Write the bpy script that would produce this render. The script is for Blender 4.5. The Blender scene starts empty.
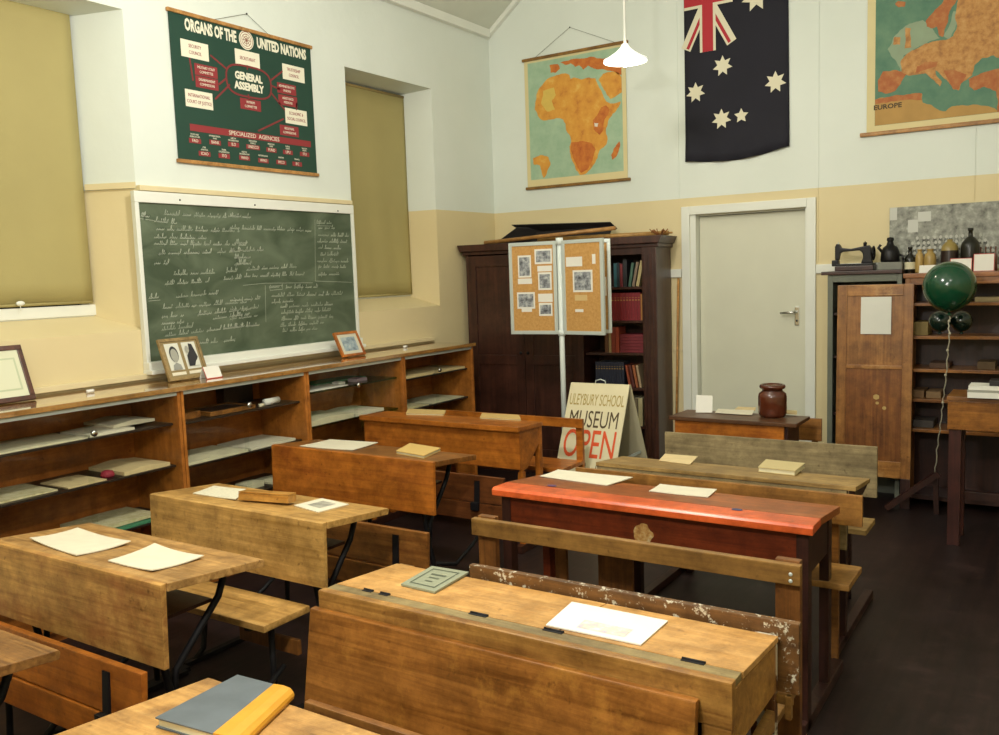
import bpy, bmesh, math, random
from mathutils import Vector, Matrix
SC = bpy.context.scene
COL = SC.collection
random.seed(7)
PI = math.pi

# ------------------------------------------------------------------ camera
CAM = Vector((4.36, -6.70, 1.65))
YAW, PITCH, ROLL, FPX = -0.57733083, 0.1052821, -0.03494134, 882.8
_f = Vector((math.sin(YAW)*math.cos(PITCH), math.cos(YAW)*math.cos(PITCH), -math.sin(PITCH)))
_r = Vector((math.cos(YAW), -math.sin(YAW), 0)); _u = _r.cross(_f)
RR = math.cos(ROLL)*_r + math.sin(ROLL)*_u
UU = -math.sin(ROLL)*_r + math.cos(ROLL)*_u
cd = bpy.data.cameras.new('camera'); cam = bpy.data.objects.new('camera', cd); COL.objects.link(cam)
cd.sensor_width = 36; cd.lens = 36*FPX/999; cd.clip_start = .05
cam.matrix_world = Matrix(((RR.x, UU.x, -_f.x, CAM.x), (RR.y, UU.y, -_f.y, CAM.y), (RR.z, UU.z, -_f.z, CAM.z), (0, 0, 0, 1)))
SC.camera = cam

def at(u, v, ax, val):
    """point where the sight line of a photo pixel meets the plane ax = val"""
    d = (u-499.5)/FPX*RR - (v-367.5)/FPX*UU + _f
    i = 'xyz'.index(ax); t = (val-CAM[i])/d[i]
    return CAM + t*d

# ------------------------------------------------------------------ light
w = bpy.data.worlds.new('world'); SC.world = w; w.use_nodes = True
w.node_tree.nodes['Background'].inputs[0].default_value = (.9, .95, 1, 1)
w.node_tree.nodes['Background'].inputs[1].default_value = .3
SC.view_settings.view_transform = 'Standard'; SC.view_settings.look = 'None'
SC.view_settings.exposure = 0.0; SC.view_settings.gamma = 1; SC.view_settings.use_curve_mapping = False

def light(name, loc, power, col=(1, .93, .8), size=.12, kind='POINT', target=None, sy=None):
    l = bpy.data.lights.new(name, kind); l.energy = power; l.color = col
    if kind == 'AREA':
        l.size = size
        if sy: l.shape = 'RECTANGLE'; l.size_y = sy
    else: l.shadow_soft_size = size
    o = bpy.data.objects.new(name, l); COL.objects.link(o); o.location = loc
    if target is not None:
        o.rotation_euler = (Vector(target)-Vector(loc)).to_track_quat('-Z', 'Y').to_euler()
    return o
light('key_lamp', (3.35, -6.1, 2.45), 135, (1, .96, .89), .07)
light('pendant_light_front', (2.3, -4.0, 3.25), 158, (1, .95, .87), .15)
light('pendant_light_right', (4.4, -4.4, 3.3), 30, (1, .95, .87), .15)
light('pendant_light_rear', (3.6, -7.4, 3.3), 85, (1, .95, .87), .15)

# ------------------------------------------------------------------ materials
def lin(c):
    if isinstance(c, str):
        c = [int(c[i:i+2], 16)/255 for i in (0, 2, 4)]
    return tuple((x/12.92 if x <= .04045 else ((x+.055)/1.055)**2.4) for x in c[:3]) + (1,)
MC = {}
def _base(name):
    m = bpy.data.materials.new(name); m.use_nodes = True
    nt = m.node_tree; b = nt.nodes['Principled BSDF']
    return m, nt, b
def plain(name, c, rough=.6, metal=0, spec=.5, bump=0, bscale=60, var=0, vscale=6, emit=0, coat=0):
    if name in MC: return MC[name]
    m, nt, b = _base(name); N = nt.nodes.new; L = nt.links.new
    b.inputs['Roughness'].default_value = rough; b.inputs['Metallic'].default_value = metal
    b.inputs['Specular IOR Level'].default_value = spec; b.inputs['Coat Weight'].default_value = coat
    cc = lin(c)
    tc = N('ShaderNodeTexCoord')
    nz = N('ShaderNodeTexNoise'); nz.inputs['Scale'].default_value = vscale; nz.inputs['Detail'].default_value = 6
    L(tc.outputs['Object'], nz.inputs['Vector'])
    r = N('ShaderNodeValToRGB'); r.color_ramp.elements[0].position = .3; r.color_ramp.elements[1].position = .7
    k = 1-var
    r.color_ramp.elements[0].color = (cc[0]*k, cc[1]*k, cc[2]*k, 1); r.color_ramp.elements[1].color = cc
    L(nz.outputs['Fac'], r.inputs[0]); L(r.outputs[0], b.inputs['Base Color'])
    if bump:
        n2 = N('ShaderNodeTexNoise'); n2.inputs['Scale'].default_value = bscale; n2.inputs['Detail'].default_value = 4
        L(tc.outputs['Object'], n2.inputs['Vector'])
        bp = N('ShaderNodeBump'); bp.inputs['Strength'].default_value = bump; bp.inputs['Distance'].default_value = .01
        L(n2.outputs['Fac'], bp.inputs['Height']); L(bp.outputs[0], b.inputs['Normal'])
    if emit:
        b.inputs['Emission Color'].default_value = cc; b.inputs['Emission Strength'].default_value = emit
    MC[name] = m; return m

def wood(name, light_c, dark_c, rough=.45, axis='x', wear=None, wear_amt=.0, wear_scale=5, grain=1.0, spec=.5, contrast=.5, fleck=None, fleck_amt=.5, fleck_scale=22):
    if name in MC: return MC[name]
    m, nt, b = _base(name); N = nt.nodes.new; L = nt.links.new
    b.inputs['Roughness'].default_value = rough; b.inputs['Specular IOR Level'].default_value = spec
    tc = N('ShaderNodeTexCoord'); mp = N('ShaderNodeMapping')
    s = {'x': (1.2, 26, 26), 'y': (26, 1.2, 26), 'z': (26, 26, 1.2)}[axis]
    mp.inputs['Scale'].default_value = tuple(q*grain for q in s)
    oi = N('ShaderNodeObjectInfo'); va = N('ShaderNodeVectorMath'); va.operation = 'ADD'
    L(tc.outputs['Object'], va.inputs[0]); L(oi.outputs['Location'], va.inputs[1])
    L(va.outputs[0], mp.inputs['Vector'])
    n1 = N('ShaderNodeTexNoise'); n1.inputs['Scale'].default_value = 1.6; n1.inputs['Detail'].default_value = 9; n1.inputs['Roughness'].default_value = .65
    n1.inputs['Distortion'].default_value = .6
    L(mp.outputs[0], n1.inputs['Vector'])
    r = N('ShaderNodeValToRGB'); e = r.color_ramp.elements
    e[0].position = .5-contrast*.35; e[1].position = .5+contrast*.3
    e[0].color = lin(dark_c); e[1].color = lin(light_c)
    L(n1.outputs['Fac'], r.inputs[0])
    # broad tonal drift
    n2 = N('ShaderNodeTexNoise'); n2.inputs['Scale'].default_value = 2.6; n2.inputs['Detail'].default_value = 4
    L(va.outputs[0], n2.inputs['Vector'])
    r2 = N('ShaderNodeValToRGB'); r2.color_ramp.elements[0].position = .3; r2.color_ramp.elements[1].position = .7
    r2.color_ramp.elements[0].color = (.62, .6, .56, 1); r2.color_ramp.elements[1].color = (1.08, 1.06, 1.04, 1)
    L(n2.outputs['Fac'], r2.inputs[0])
    mx = N('ShaderNodeMix'); mx.data_type = 'RGBA'; mx.blend_type = 'MULTIPLY'; mx.inputs[0].default_value = .75
    L(r.outputs[0], mx.inputs[6]); L(r2.outputs[0], mx.inputs[7])
    out = mx.outputs[2]
    n6 = N('ShaderNodeTexNoise'); n6.inputs['Scale'].default_value = 11; n6.inputs['Detail'].default_value = 10; n6.inputs['Roughness'].default_value = .72
    L(va.outputs[0], n6.inputs['Vector'])
    r6 = N('ShaderNodeValToRGB'); r6.color_ramp.elements[0].position = .32; r6.color_ramp.elements[1].position = .62
    r6.color_ramp.elements[0].color = (.55, .5, .44, 1); r6.color_ramp.elements[1].color = (1.14, 1.12, 1.08, 1)
    L(n6.outputs['Fac'], r6.inputs[0])
    m6 = N('ShaderNodeMix'); m6.data_type = 'RGBA'; m6.blend_type = 'MULTIPLY'; m6.inputs[0].default_value = .95
    L(out, m6.inputs[6]); L(r6.outputs[0], m6.inputs[7]); out = m6.outputs[2]
    if wear is not None:
        n3 = N('ShaderNodeTexNoise'); n3.inputs['Scale'].default_value = wear_scale; n3.inputs['Detail'].default_value = 8; n3.inputs['Roughness'].default_value = .7
        L(va.outputs[0], n3.inputs['Vector'])
        r3 = N('ShaderNodeValToRGB'); r3.color_ramp.elements[0].position = .62-wear_amt*.35; r3.color_ramp.elements[1].position = .72
        r3.color_ramp.elements[0].color = (0, 0, 0, 1); r3.color_ramp.elements[1].color = (.85, .85, .85, 1)
        L(n3.outputs['Fac'], r3.inputs[0])
        m3 = N('ShaderNodeMix'); m3.data_type = 'RGBA'; m3.inputs[7].default_value = lin(wear)
        L(r3.outputs[0], m3.inputs[0]); L(out, m3.inputs[6]); out = m3.outputs[2]
    # small dark knocks and scratches
    n4 = N('ShaderNodeTexNoise'); n4.inputs['Scale'].default_value = 38; n4.inputs['Detail'].default_value = 3
    L(va.outputs[0], n4.inputs['Vector'])
    r4 = N('ShaderNodeValToRGB'); r4.color_ramp.elements[0].position = .24; r4.color_ramp.elements[1].position = .34
    r4.color_ramp.elements[0].color = (.45, .4, .35, 1); r4.color_ramp.elements[1].color = (1, 1, 1, 1)
    L(n4.outputs['Fac'], r4.inputs[0])
    m4 = N('ShaderNodeMix'); m4.data_type = 'RGBA'; m4.blend_type = 'MULTIPLY'; m4.inputs[0].default_value = .8
    L(out, m4.inputs[6]); L(r4.outputs[0], m4.inputs[7]); out = m4.outputs[2]
    if fleck is not None:
        n5 = N('ShaderNodeTexNoise'); n5.inputs['Scale'].default_value = fleck_scale; n5.inputs['Detail'].default_value = 8; n5.inputs['Roughness'].default_value = .75
        L(va.outputs[0], n5.inputs['Vector'])
        r5 = N('ShaderNodeValToRGB'); r5.color_ramp.elements[0].position = .66-fleck_amt*.15; r5.color_ramp.elements[1].position = .69-fleck_amt*.13
        L(n5.outputs['Fac'], r5.inputs[0])
        m5 = N('ShaderNodeMix'); m5.data_type = 'RGBA'; m5.inputs[7].default_value = lin(fleck)
        L(r5.outputs[0], m5.inputs[0]); L(out, m5.inputs[6]); out = m5.outputs[2]
    L(out, b.inputs['Base Color'])
    bp = N('ShaderNodeBump'); bp.inputs['Strength'].default_value = .25; bp.inputs['Distance'].default_value = .004
    L(n1.outputs['Fac'], bp.inputs['Height']); L(bp.outputs[0], b.inputs['Normal'])
    MC[name] = m; return m

def printed(name, cols, scale=12, detail=8, rough=.7, stretch=(1, 1, 1), pos=None):
    """noise mottled over several tones: printed relief, grey photographs"""
    if name in MC: return MC[name]
    m, nt, b = _base(name); N = nt.nodes.new; L = nt.links.new
    b.inputs['Roughness'].default_value = rough
    tc = N('ShaderNodeTexCoord'); mp = N('ShaderNodeMapping'); mp.inputs['Scale'].default_value = stretch
    L(tc.outputs['Object'], mp.inputs['Vector'])
    n = N('ShaderNodeTexNoise'); n.inputs['Scale'].default_value = scale; n.inputs['Detail'].default_value = detail; n.inputs['Roughness'].default_value = .62
    L(mp.outputs[0], n.inputs['Vector'])
    r = N('ShaderNodeValToRGB'); e = r.color_ramp.elements
    k = len(cols)
    P = pos or [.3+.4*i/(k-1) for i in range(k)]
    e[0].position = P[0]; e[0].color = lin(cols[0]); e[1].position = P[-1]; e[1].color = lin(cols[-1])
    for i in range(1, k-1):
        q = e.new(P[i]); q.color = lin(cols[i])
    L(n.outputs['Fac'], r.inputs[0]); L(r.outputs[0], b.inputs['Base Color'])
    MC[name] = m; return m

def wall_mat(name, axis_border, z_border=2.19):
    """white upper wall over cream dado, painted, with faint render unevenness"""
    m, nt, b = _base(name); N = nt.nodes.new; L = nt.links.new
    b.inputs['Roughness'].default_value = .55; b.inputs['Specular IOR Level'].default_value = .35
    g = N('ShaderNodeNewGeometry'); sp = N('ShaderNodeSeparateXYZ'); L(g.outputs['Position'], sp.inputs[0])
    gt = N('ShaderNodeMath'); gt.operation = 'GREATER_THAN'; gt.inputs[1].default_value = z_border; L(sp.outputs['Z'], gt.inputs[0])
    nz = N('ShaderNodeTexNoise'); nz.inputs['Scale'].default_value = 1.3; nz.inputs['Detail'].default_value = 5; L(g.outputs['Position'], nz.inputs['Vector'])
    def rr(a, c):
        r = N('ShaderNodeValToRGB'); r.color_ramp.elements[0].position = .3; r.color_ramp.elements[1].position = .7
        r.color_ramp.elements[0].color = lin(a); r.color_ramp.elements[1].color = lin(c); L(nz.outputs['Fac'], r.inputs[0]); return r
    lo = rr(CREAM[0], CREAM[1]); hi = rr(WHITE[0], WHITE[1])
    mx = N('ShaderNodeMix'); mx.data_type = 'RGBA'; L(gt.outputs[0], mx.inputs[0]); L(lo.outputs[0], mx.inputs[6]); L(hi.outputs[0], mx.inputs[7])
    L(mx.outputs[2], b.inputs['Base Color'])
    n2 = N('ShaderNodeTexNoise'); n2.inputs['Scale'].default_value = 9; n2.inputs['Detail'].default_value = 6; L(g.outputs['Position'], n2.inputs['Vector'])
    bp = N('ShaderNodeBump'); bp.inputs['Strength'].default_value = .25; bp.inputs['Distance'].default_value = .01
    L(n2.outputs['Fac'], bp.inputs['Height']); L(bp.outputs[0], b.inputs['Normal'])
    return m
WHITE = ('d6ddd4', 'dee4dc'); CREAM = ('d6c699', 'dccda2')
M_wall = wall_mat('painted_wall', 'z')
M_white = plain('white_gloss_paint', 'e4e6dc', .35, var=.05)
M_offw = plain('cream_door_paint', 'd6d6c2', .4, var=.06, vscale=3)
M_cream = plain('cream_paint', 'dccda2', .5, var=.08)
M_ceil = plain('ceiling_paint', 'd2d6c8', .7, var=.04)
M_paper = plain('paper', 'ddd6be', .7, var=.08, vscale=20)
M_paperw = plain('white_paper', 'e2e0d6', .65, var=.04, vscale=20)
M_tanp = plain('tan_paper', 'd8c190', .7, var=.12, vscale=16)
M_black = plain('black_metal', '191719', .45, spec=.5)
M_iron = plain('dark_iron', '121012', .6, spec=.3)
M_chrome = plain('chrome', 'c9c9c5', .22, metal=1)
M_steel = plain('aluminium', 'c4ccc6', .35, metal=.2)
M_floor = wood('floor_boards', '2c1d1c', '1a1012', .45, 'y', wear='3a2826', wear_amt=.2, grain=.6, spec=.4)
# desks
W_pine = wood('pale_worn_pine', 'cca266', '98703c', .42, 'x', wear='6b4a28', wear_amt=.15, wear_scale=7)
W_pine2 = wood('pale_pine', 'd2a864', 'a67e40', .4, 'x', wear='7a5a30', wear_amt=.1, wear_scale=6)
W_pinered = wood('pine_red_stained', 'd0a25c', '9c6c38', .42, 'x', wear='803c20', wear_amt=.5, wear_scale=4)
W_orange = wood('orange_varnished_wood', 'c4782c', 'a05a20', .32, 'x', wear='7a3a16', wear_amt=.25, wear_scale=3.5)
W_orange_top = wood('brown_worn_top', 'a06c34', '74451c', .35, 'x', wear='5a3418', wear_amt=.2)
W_maple = wood('honey_lid_wood', 'd6a868', 'c09050', .36, 'x', wear='b37a38', wear_amt=.2, contrast=.4)
W_maple2 = wood('honey_front_wood', 'b08444', '845a28', .4, 'x', wear='5f3a1a', wear_amt=.2)
W_apron = wood('golden_brown_board', 'a87034', '784a1c', .3, 'x', wear='b07a34', wear_amt=.15, wear_scale=4)
W_back = wood('flecked_brown_board', '7a552c', '563a1c', .5, 'x', fleck='c9c2ac', fleck_amt=.62, fleck_scale=40)
W_white = wood('paint_flecked_post', '6a4222', '4a2c16', .5, 'z', fleck='ccc6b2', fleck_amt=1.25, fleck_scale=14)
W_olive = wood('olive_brown_rail', '9a743c', '77552a', .42, 'x', wear='5e4020', wear_amt=.1)
W_red = wood('orange_red_paint', 'dc6834', 'd05a2c', .3, 'x', wear='c04c22', wear_amt=.15, contrast=.8)
W_dred = wood('dark_red_wood', '783418', '56200e', .35, 'x', wear='40180c', wear_amt=.2, wear_scale=4)
W_dbrown = wood('dark_brown_wood', '40221a', '2a1511', .4, 'z')
W_dbx = wood('dark_brown_wood_level', '46261b', '2c1712', .4, 'x')
W_grey = wood('grey_weathered_wood', 'a8966e', '80704e', .55, 'x', wear='6d5c3c', wear_amt=.1)
W_greyt = wood('tan_weathered_wood', 'b0935c', '846838', .5, 'x', wear='6d5430', wear_amt=.1)
W_mid = wood('mid_brown_wood', '9c6c34', '70461e', .42, 'x')
W_midz = wood('mid_brown_wood_upright', '8a5a2a', '623c1a', .42, 'z')
W_cab = wood('cabinet_veneer', 'c07c38', 'a06026', .3, 'z', contrast=.7)
W_cabx = wood('cabinet_veneer_level', 'bc7434', '9c5822', .3, 'y', contrast=.7)
W_cabtop = wood('varnished_cabinet_top', 'b48a50', '9a6c34', .07, 'y', contrast=.6, spec=.8)
_b = W_cabtop.node_tree.nodes['Principled BSDF']; _b.inputs['Coat Weight'].default_value = 1; _b.inputs['Coat IOR'].default_value = 1.9; _b.inputs['Coat Roughness'].default_value = .04
W_door = wood('panel_door_wood', 'aa7840', '845426', .38, 'z', wear='b98544', wear_amt=.15, wear_scale=5)
W_doorp = wood('panel_door_infill', '94602c', '6e3e1a', .38, 'z')
W_book = wood('maroon_stained_cupboard', '4c2b20', '321a12', .38, 'z', grain=.8)
W_stick = wood('pale_stick', 'c99a5c', 'a8763c', .5, 'x')
W_edge = wood('worn_edge_wood', 'c2925a', '9a6c3a', .5, 'z')

def glass(name='clear_glass', col=(.97, .98, .97, 1), thin=True):
    if name in MC: return MC[name]
    m = bpy.data.materials.new(name); m.use_nodes = True; nt = m.node_tree; nt.nodes.clear()
    N = nt.nodes.new; L = nt.links.new
    o = N('ShaderNodeOutputMaterial'); t = N('ShaderNodeBsdfTransparent'); t.inputs[0].default_value = col
    g = N('ShaderNodeBsdfGlossy'); g.inputs['Roughness'].default_value = .03; f = N('ShaderNodeFresnel'); f.inputs[0].default_value = 1.45
    mx = N('ShaderNodeMixShader'); ge = N('ShaderNodeNewGeometry'); iv = N('ShaderNodeMath'); iv.operation = 'SUBTRACT'; iv.inputs[0].default_value = 1; L(ge.outputs['Backfacing'], iv.inputs[1]); mu = N('ShaderNodeMath'); mu.operation = 'MULTIPLY'; L(f.outputs[0], mu.inputs[0]); L(iv.outputs[0], mu.inputs[1]); f.inputs[0].default_value = 1.3
    L(mu.outputs[0], mx.inputs[0]); L(t.outputs[0], mx.inputs[1]); L(g.outputs[0], mx.inputs[2]); L(mx.outputs[0], o.inputs[0])
    MC[name] = m; return m
M_glass = glass()

# ------------------------------------------------------------------ mesh helpers
class MB:
    def __init__(s): s.b = bmesh.new()
    def box(s, x0, x1, y0, y1, z0, z1, bev=0):
        r = bmesh.ops.create_cube(s.b, size=1); vs = r['verts']
        for v in vs:
            v.co = Vector(((x0+x1)/2+v.co.x*(x1-x0), (y0+y1)/2+v.co.y*(y1-y0), (z0+z1)/2+v.co.z*(z1-z0)))
        if bev:
            es = list({e for v in vs for e in v.link_edges})
            bmesh.ops.bevel(s.b, geom=es, offset=bev, segments=2, affect='EDGES', profile=.7)
        return s
    def prism(s, pts, d, ax='x', a=0.0, b=1.0, bev=0):
        """polygon pts in the plane across ax, extruded from a to b"""
        def mk(p, t):
            return {'x': Vector((t, p[0], p[1])), 'y': Vector((p[0], t, p[1])), 'z': Vector((p[0], p[1], t))}[ax]
        A = [s.b.verts.new(mk(p, a)) for p in pts]; B = [s.b.verts.new(mk(p, b)) for p in pts]
        n = len(pts); fs = [s.b.faces.new(A), s.b.faces.new(B[::-1])]
        for i in range(n): fs.append(s.b.faces.new((A[i], B[i], B[(i+1) % n], A[(i+1) % n])))
        bmesh.ops.recalc_face_normals(s.b, faces=fs)
        if bev:
            es = list({e for v in A+B for e in v.link_edges})
            bmesh.ops.bevel(s.b, geom=es, offset=bev, segments=2, affect='EDGES', profile=.7)
        return s
    def bar(s, p, q, wx, wy, up=(0, 0, 1)):
        p = Vector(p); q = Vector(q); d = (q-p).normalized(); upv = Vector(up)
        if abs(d.dot(upv)) > .98: upv = Vector((1, 0, 0))
        a = d.cross(upv).normalized(); c = a.cross(d).normalized()
        vs = []
        for e in (p, q):
            for i, j in ((-1, -1), (1, -1), (1, 1), (-1, 1)): vs.append(s.b.verts.new(e+a*i*wx/2+c*j*wy/2))
        fs = [s.b.faces.new(vs[0:4]), s.b.faces.new(vs[4:8][::-1])]
        for i in range(4): fs.append(s.b.faces.new((vs[i], vs[4+i], vs[4+(i+1) % 4], vs[(i+1) % 4])))
        bmesh.ops.recalc_face_normals(s.b, faces=fs)
        return s
    def tube(s, pts, r, n=10, cap=True):
        pts = [Vector(p) for p in pts]; rings = []
        prev = None
        for i, p in enumerate(pts):
            d = (pts[min(i+1, len(pts)-1)]-pts[max(i-1, 0)]).normalized()
            if prev is None:
                a = d.orthogonal().normalized()
            else:
                a = (prev-d*prev.dot(d)).normalized()
            prev = a; c = d.cross(a); rad = r[i] if isinstance(r, (list, tuple)) else r
            rings.append([s.b.verts.new(p+(a*math.cos(2*PI*k/n)+c*math.sin(2*PI*k/n))*rad) for k in range(n)])
        fs = []
        for A, B in zip(rings, rings[1:]):
            for k in range(n): fs.append(s.b.faces.new((A[k], A[(k+1) % n], B[(k+1) % n], B[k])))
        if cap: fs += [s.b.faces.new(rings[0][::-1]), s.b.faces.new(rings[-1])]
        for f in fs: f.smooth = True
        return s
    def lathe(s, prof, c=(0, 0, 0), n=32):
        c = Vector(c); rings = []
        for r, z in prof:
            rings.append([s.b.verts.new(c+Vector((max(r, 1e-4)*math.cos(2*PI*k/n), max(r, 1e-4)*math.sin(2*PI*k/n), z))) for k in range(n)])
        for A, B in zip(rings, rings[1:]):
            for k in range(n):
                f = s.b.faces.new((A[k], A[(k+1) % n], B[(k+1) % n], B[k])); f.smooth = True
        return s
    def poly(s, pts):
        f = s.b.faces.new([s.b.verts.new(Vector(p)) for p in pts]); return s
    def slab(s, pts, off):
        """flat polygon given thickness along off"""
        A = [s.b.verts.new(Vector(p)) for p in pts]; B = [s.b.verts.new(Vector(p)+Vector(off)) for p in pts]
        n = len(pts); fs = [s.b.faces.new(A), s.b.faces.new(B[::-1])]
        for i in range(n): fs.append(s.b.faces.new((A[i], B[i], B[(i+1) % n], A[(i+1) % n])))
        bmesh.ops.recalc_face_normals(s.b, faces=fs)
        return s
    def ball(s, c, r, sc=(1, 1, 1), seg=24):
        q = bmesh.ops.create_uvsphere(s.b, u_segments=seg, v_segments=seg//2, radius=r)
        for v in q['verts']: v.co = Vector((v.co.x*sc[0], v.co.y*sc[1], v.co.z*sc[2]))+Vector(c)
        for v in q['verts']:
            for f in v.link_faces: f.smooth = True
        return s
    def build(s, name, mat, parent=None, rel=False):
        me = bpy.data.meshes.new(name)
        bmesh.ops.recalc_face_normals(s.b, faces=s.b.faces)
        s.b.to_mesh(me); s.b.free()
        o = bpy.data.objects.new(name, me); COL.objects.link(o)
        if mat: me.materials.append(mat)
        if parent is not None:
            o.parent = parent
            if rel:   # mesh was written in world coordinates: keep it there
                o.matrix_parent_inverse = Matrix.Identity(4)
                me.transform(parent_world(parent).inverted())
        return o
def islands(mb):
    bm = mb.b; bm.verts.ensure_lookup_table(); seen = set(); out = []
    for v in bm.verts:
        if v in seen: continue
        st = [v]; comp = []; seen.add(v)
        while st:
            q = st.pop(); comp.append(q)
            for e in q.link_edges:
                o = e.other_vert(q)
                if o not in seen: seen.add(o); st.append(o)
        out.append(comp)
    return out
def build_each(mb, name, mat, parent, rel=False):
    comps = islands(mb); obs = []
    for c in comps:
        n = MB(); mp = {v: n.b.verts.new(v.co) for v in c}
        for f in {f for v in c for f in v.link_faces}:
            g = n.b.faces.new([mp[v] for v in f.verts]); g.smooth = f.smooth
        obs.append(n.build(name, mat, parent, rel))
    mb.b.free(); return obs
def parent_world(p):
    m = Matrix.LocRotScale(p.location, p.rotation_euler, p.scale)
    return parent_world(p.parent) @ m if p.parent else m
def tag(o, label=None, cat=None, group=None, kind=None):
    if label: o['label'] = label
    if cat: o['category'] = cat
    if group: o['group'] = group
    if kind: o['kind'] = kind
    return o
def thing(name, label, cat, loc=(0, 0, 0), rz=0, group=None):
    e = bpy.data.objects.new(name, None); COL.objects.link(e); e.empty_display_size = .1
    e.location = loc; e.rotation_euler = (0, 0, rz)
    return tag(e, label, cat, group)
def solo(mb, name, mat, label, cat, group=None, origin=None):
    o = mb.build(name, mat)
    cs = [v.co for v in o.data.vertices]
    lo = Vector([min(c[i] for c in cs) for i in range(3)]); hi = Vector([max(c[i] for c in cs) for i in range(3)])
    c = Vector(((lo.x+hi.x)/2, (lo.y+hi.y)/2, lo.z)) if origin is None else Vector(origin)
    o.data.transform(Matrix.Translation(-c)); o.location = c
    return tag(o, label, cat, group)
def struct(mb, name, mat, label=None):
    o = mb.build(name, mat); o['kind'] = 'structure'
    if label: o['label'] = label
    return o
def copy_tree(o, parent=None):
    c = o.copy(); COL.objects.link(c)
    if parent is not None: c.parent = parent
    for ch in [k for k in bpy.data.objects if k.parent == o]: copy_tree(ch, c)
    return c
def text_mesh(body, size, mat, name, parent, M, sx=1.0, bold=0.0, align='CENTER', rel=True, shear=0, spacing=1.0):
    cu = bpy.data.curves.new('txt', 'FONT'); cu.body = body; cu.size = size; cu.align_x = align; cu.align_y = 'CENTER'
    cu.resolution_u = 4 if size > .1 else 2; cu.offset = bold; cu.extrude = .0004; cu.shear = shear; cu.space_character = spacing
    o = bpy.data.objects.new('txt', cu); COL.objects.link(o)
    dg = bpy.context.evaluated_depsgraph_get(); dg.update()
    me = bpy.data.meshes.new_from_object(o.evaluated_get(dg)); bpy.data.objects.remove(o); bpy.data.curves.remove(cu)
    me.transform(Matrix.Diagonal((sx, 1, 1, 1))); me.transform(M)
    if rel: me.transform(parent_world(parent).inverted())
    me.name = name; me.materials.clear(); me.materials.append(mat)
    t = bpy.data.objects.new(name, me); COL.objects.link(t); t.parent = parent
    return t
def join_text(items, mat, name, parent):
    """several pieces of the same lettering as one part. items: (body,size,M,sx,bold)"""
    bm = bmesh.new()
    for body, size, M, sx, bold in items:
        t = text_mesh(body, size, mat, 'tmp', parent, M, sx, bold, rel=False)
        bm.from_mesh(t.data); me = t.data; bpy.data.objects.remove(t); bpy.data.meshes.remove(me)
    me = bpy.data.meshes.new(name); bm.to_mesh(me); bm.free(); me.transform(parent_world(parent).inverted())
    me.materials.append(mat); o = bpy.data.objects.new(name, me); COL.objects.link(o); o.parent = parent
    return o
R_BACK = Matrix.Rotation(PI/2, 4, 'X')                                   # text facing -y
R_LEFT = Matrix.Rotation(PI/2, 4, 'Z') @ Matrix.Rotation(PI/2, 4, 'X')   # text facing +x
def onback(p, e=0): return Matrix.Translation(Vector(p)) @ Matrix.Rotation(e, 4, 'Y') @ R_BACK
def onleft(p): return Matrix.Translation(Vector(p)) @ R_LEFT

# ------------------------------------------------------------------ room shell
ZE, XR, YR, SL = 3.735, 6.6, -8.9, .78      # eaves height, right wall, rear wall, roof pitch
XP = 1.3; ZP = ZE+SL*XP
struct(MB().box(-.4, XR+.1, YR-.1, .14, -.06, 0), 'floor', M_floor, 'dark red-brown timber floor')
m = MB()
m.slab([(-.3, YR, ZE-.3*SL), (-.3, .1, ZE-.3*SL), (XP, .1, ZP), (XP, YR, ZP)], (0, 0, .06))
m.slab([(XP, YR, ZP), (XP, .1, ZP), (XR-XP, .1, ZP), (XR-XP, YR, ZP)], (0, 0, .06))
m.slab([(XR-XP, YR, ZP), (XR-XP, .1, ZP), (XR+.1, .1, ZE-.1*SL), (XR+.1, YR, ZE-.1*SL)], (0, 0, .06))
struct(m, 'ceiling', M_ceil, 'white sloping ceiling')
# left wall with two deep splayed window openings
W1 = (-5.55, -3.62); W2 = (-1.875, -.868); WZ = (1.41, 3.145)
WI = {0: (-5.42, -3.76), 1: (-1.76, -.90)}                 # opening at the glass line
m = MB(); TH = .30
def wq(*p): m.poly(p)
ys = [YR, W1[0], W1[1], W2[0], W2[1], .0]
for a, b in ((0, 1), (2, 3), (4, 5)):
    m.poly([(0, ys[a], 0), (0, ys[b], 0), (0, ys[b], ZE), (0, ys[a], ZE)])
for k, W in ((0, W1), (1, W2)):
    a, b = W; ia, ib = WI[k]; z0, z1 = WZ; iz0, iz1 = 1.50, 3.10
    m.poly([(0, a, 0), (0, b, 0), (0, b, z0), (0, a, z0)]); m.poly([(0, a, z1), (0, b, z1), (0, b, ZE), (0, a, ZE)])
    x = -TH
    m.poly([(0, a, z0), (0, b, z0), (x, ib, iz0), (x, ia, iz0)])
    m.poly([(0, a, z1), (0, b, z1), (x, ib, iz1+.03), (x, ia, iz1+.03)])
    m.poly([(0, a, z0), (0, a, z1), (x, ia, iz1+.03), (x, ia, iz0)])
    m.poly([(0, b, z0), (0, b, z1), (x, ib, iz1+.03), (x, ib, iz0)])
m.box(-.42, -.36, YR, 0, 0, ZE)
struct(m, 'wall_left', M_wall, 'left wall, white above a cream painted dado')
m = MB()   # back wall, gable, with the door opening
DX = (1.826, 2.717); DZ = 2.058
def gz(x): return ZE+SL*x if x < XP else ZP
m.poly([(0, 0, 0), (DX[0], 0, 0), (DX[0], 0, gz(9)), (XP, 0, ZP), (0, 0, ZE)])
m.poly([(DX[0], 0, DZ), (DX[1], 0, DZ), (DX[1], 0, ZP), (DX[0], 0, ZP)])
m.poly([(DX[1], 0, 0), (XR, 0, 0), (XR, 0, ZE), (XR-XP, 0, ZP), (DX[1], 0, ZP)])
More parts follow.
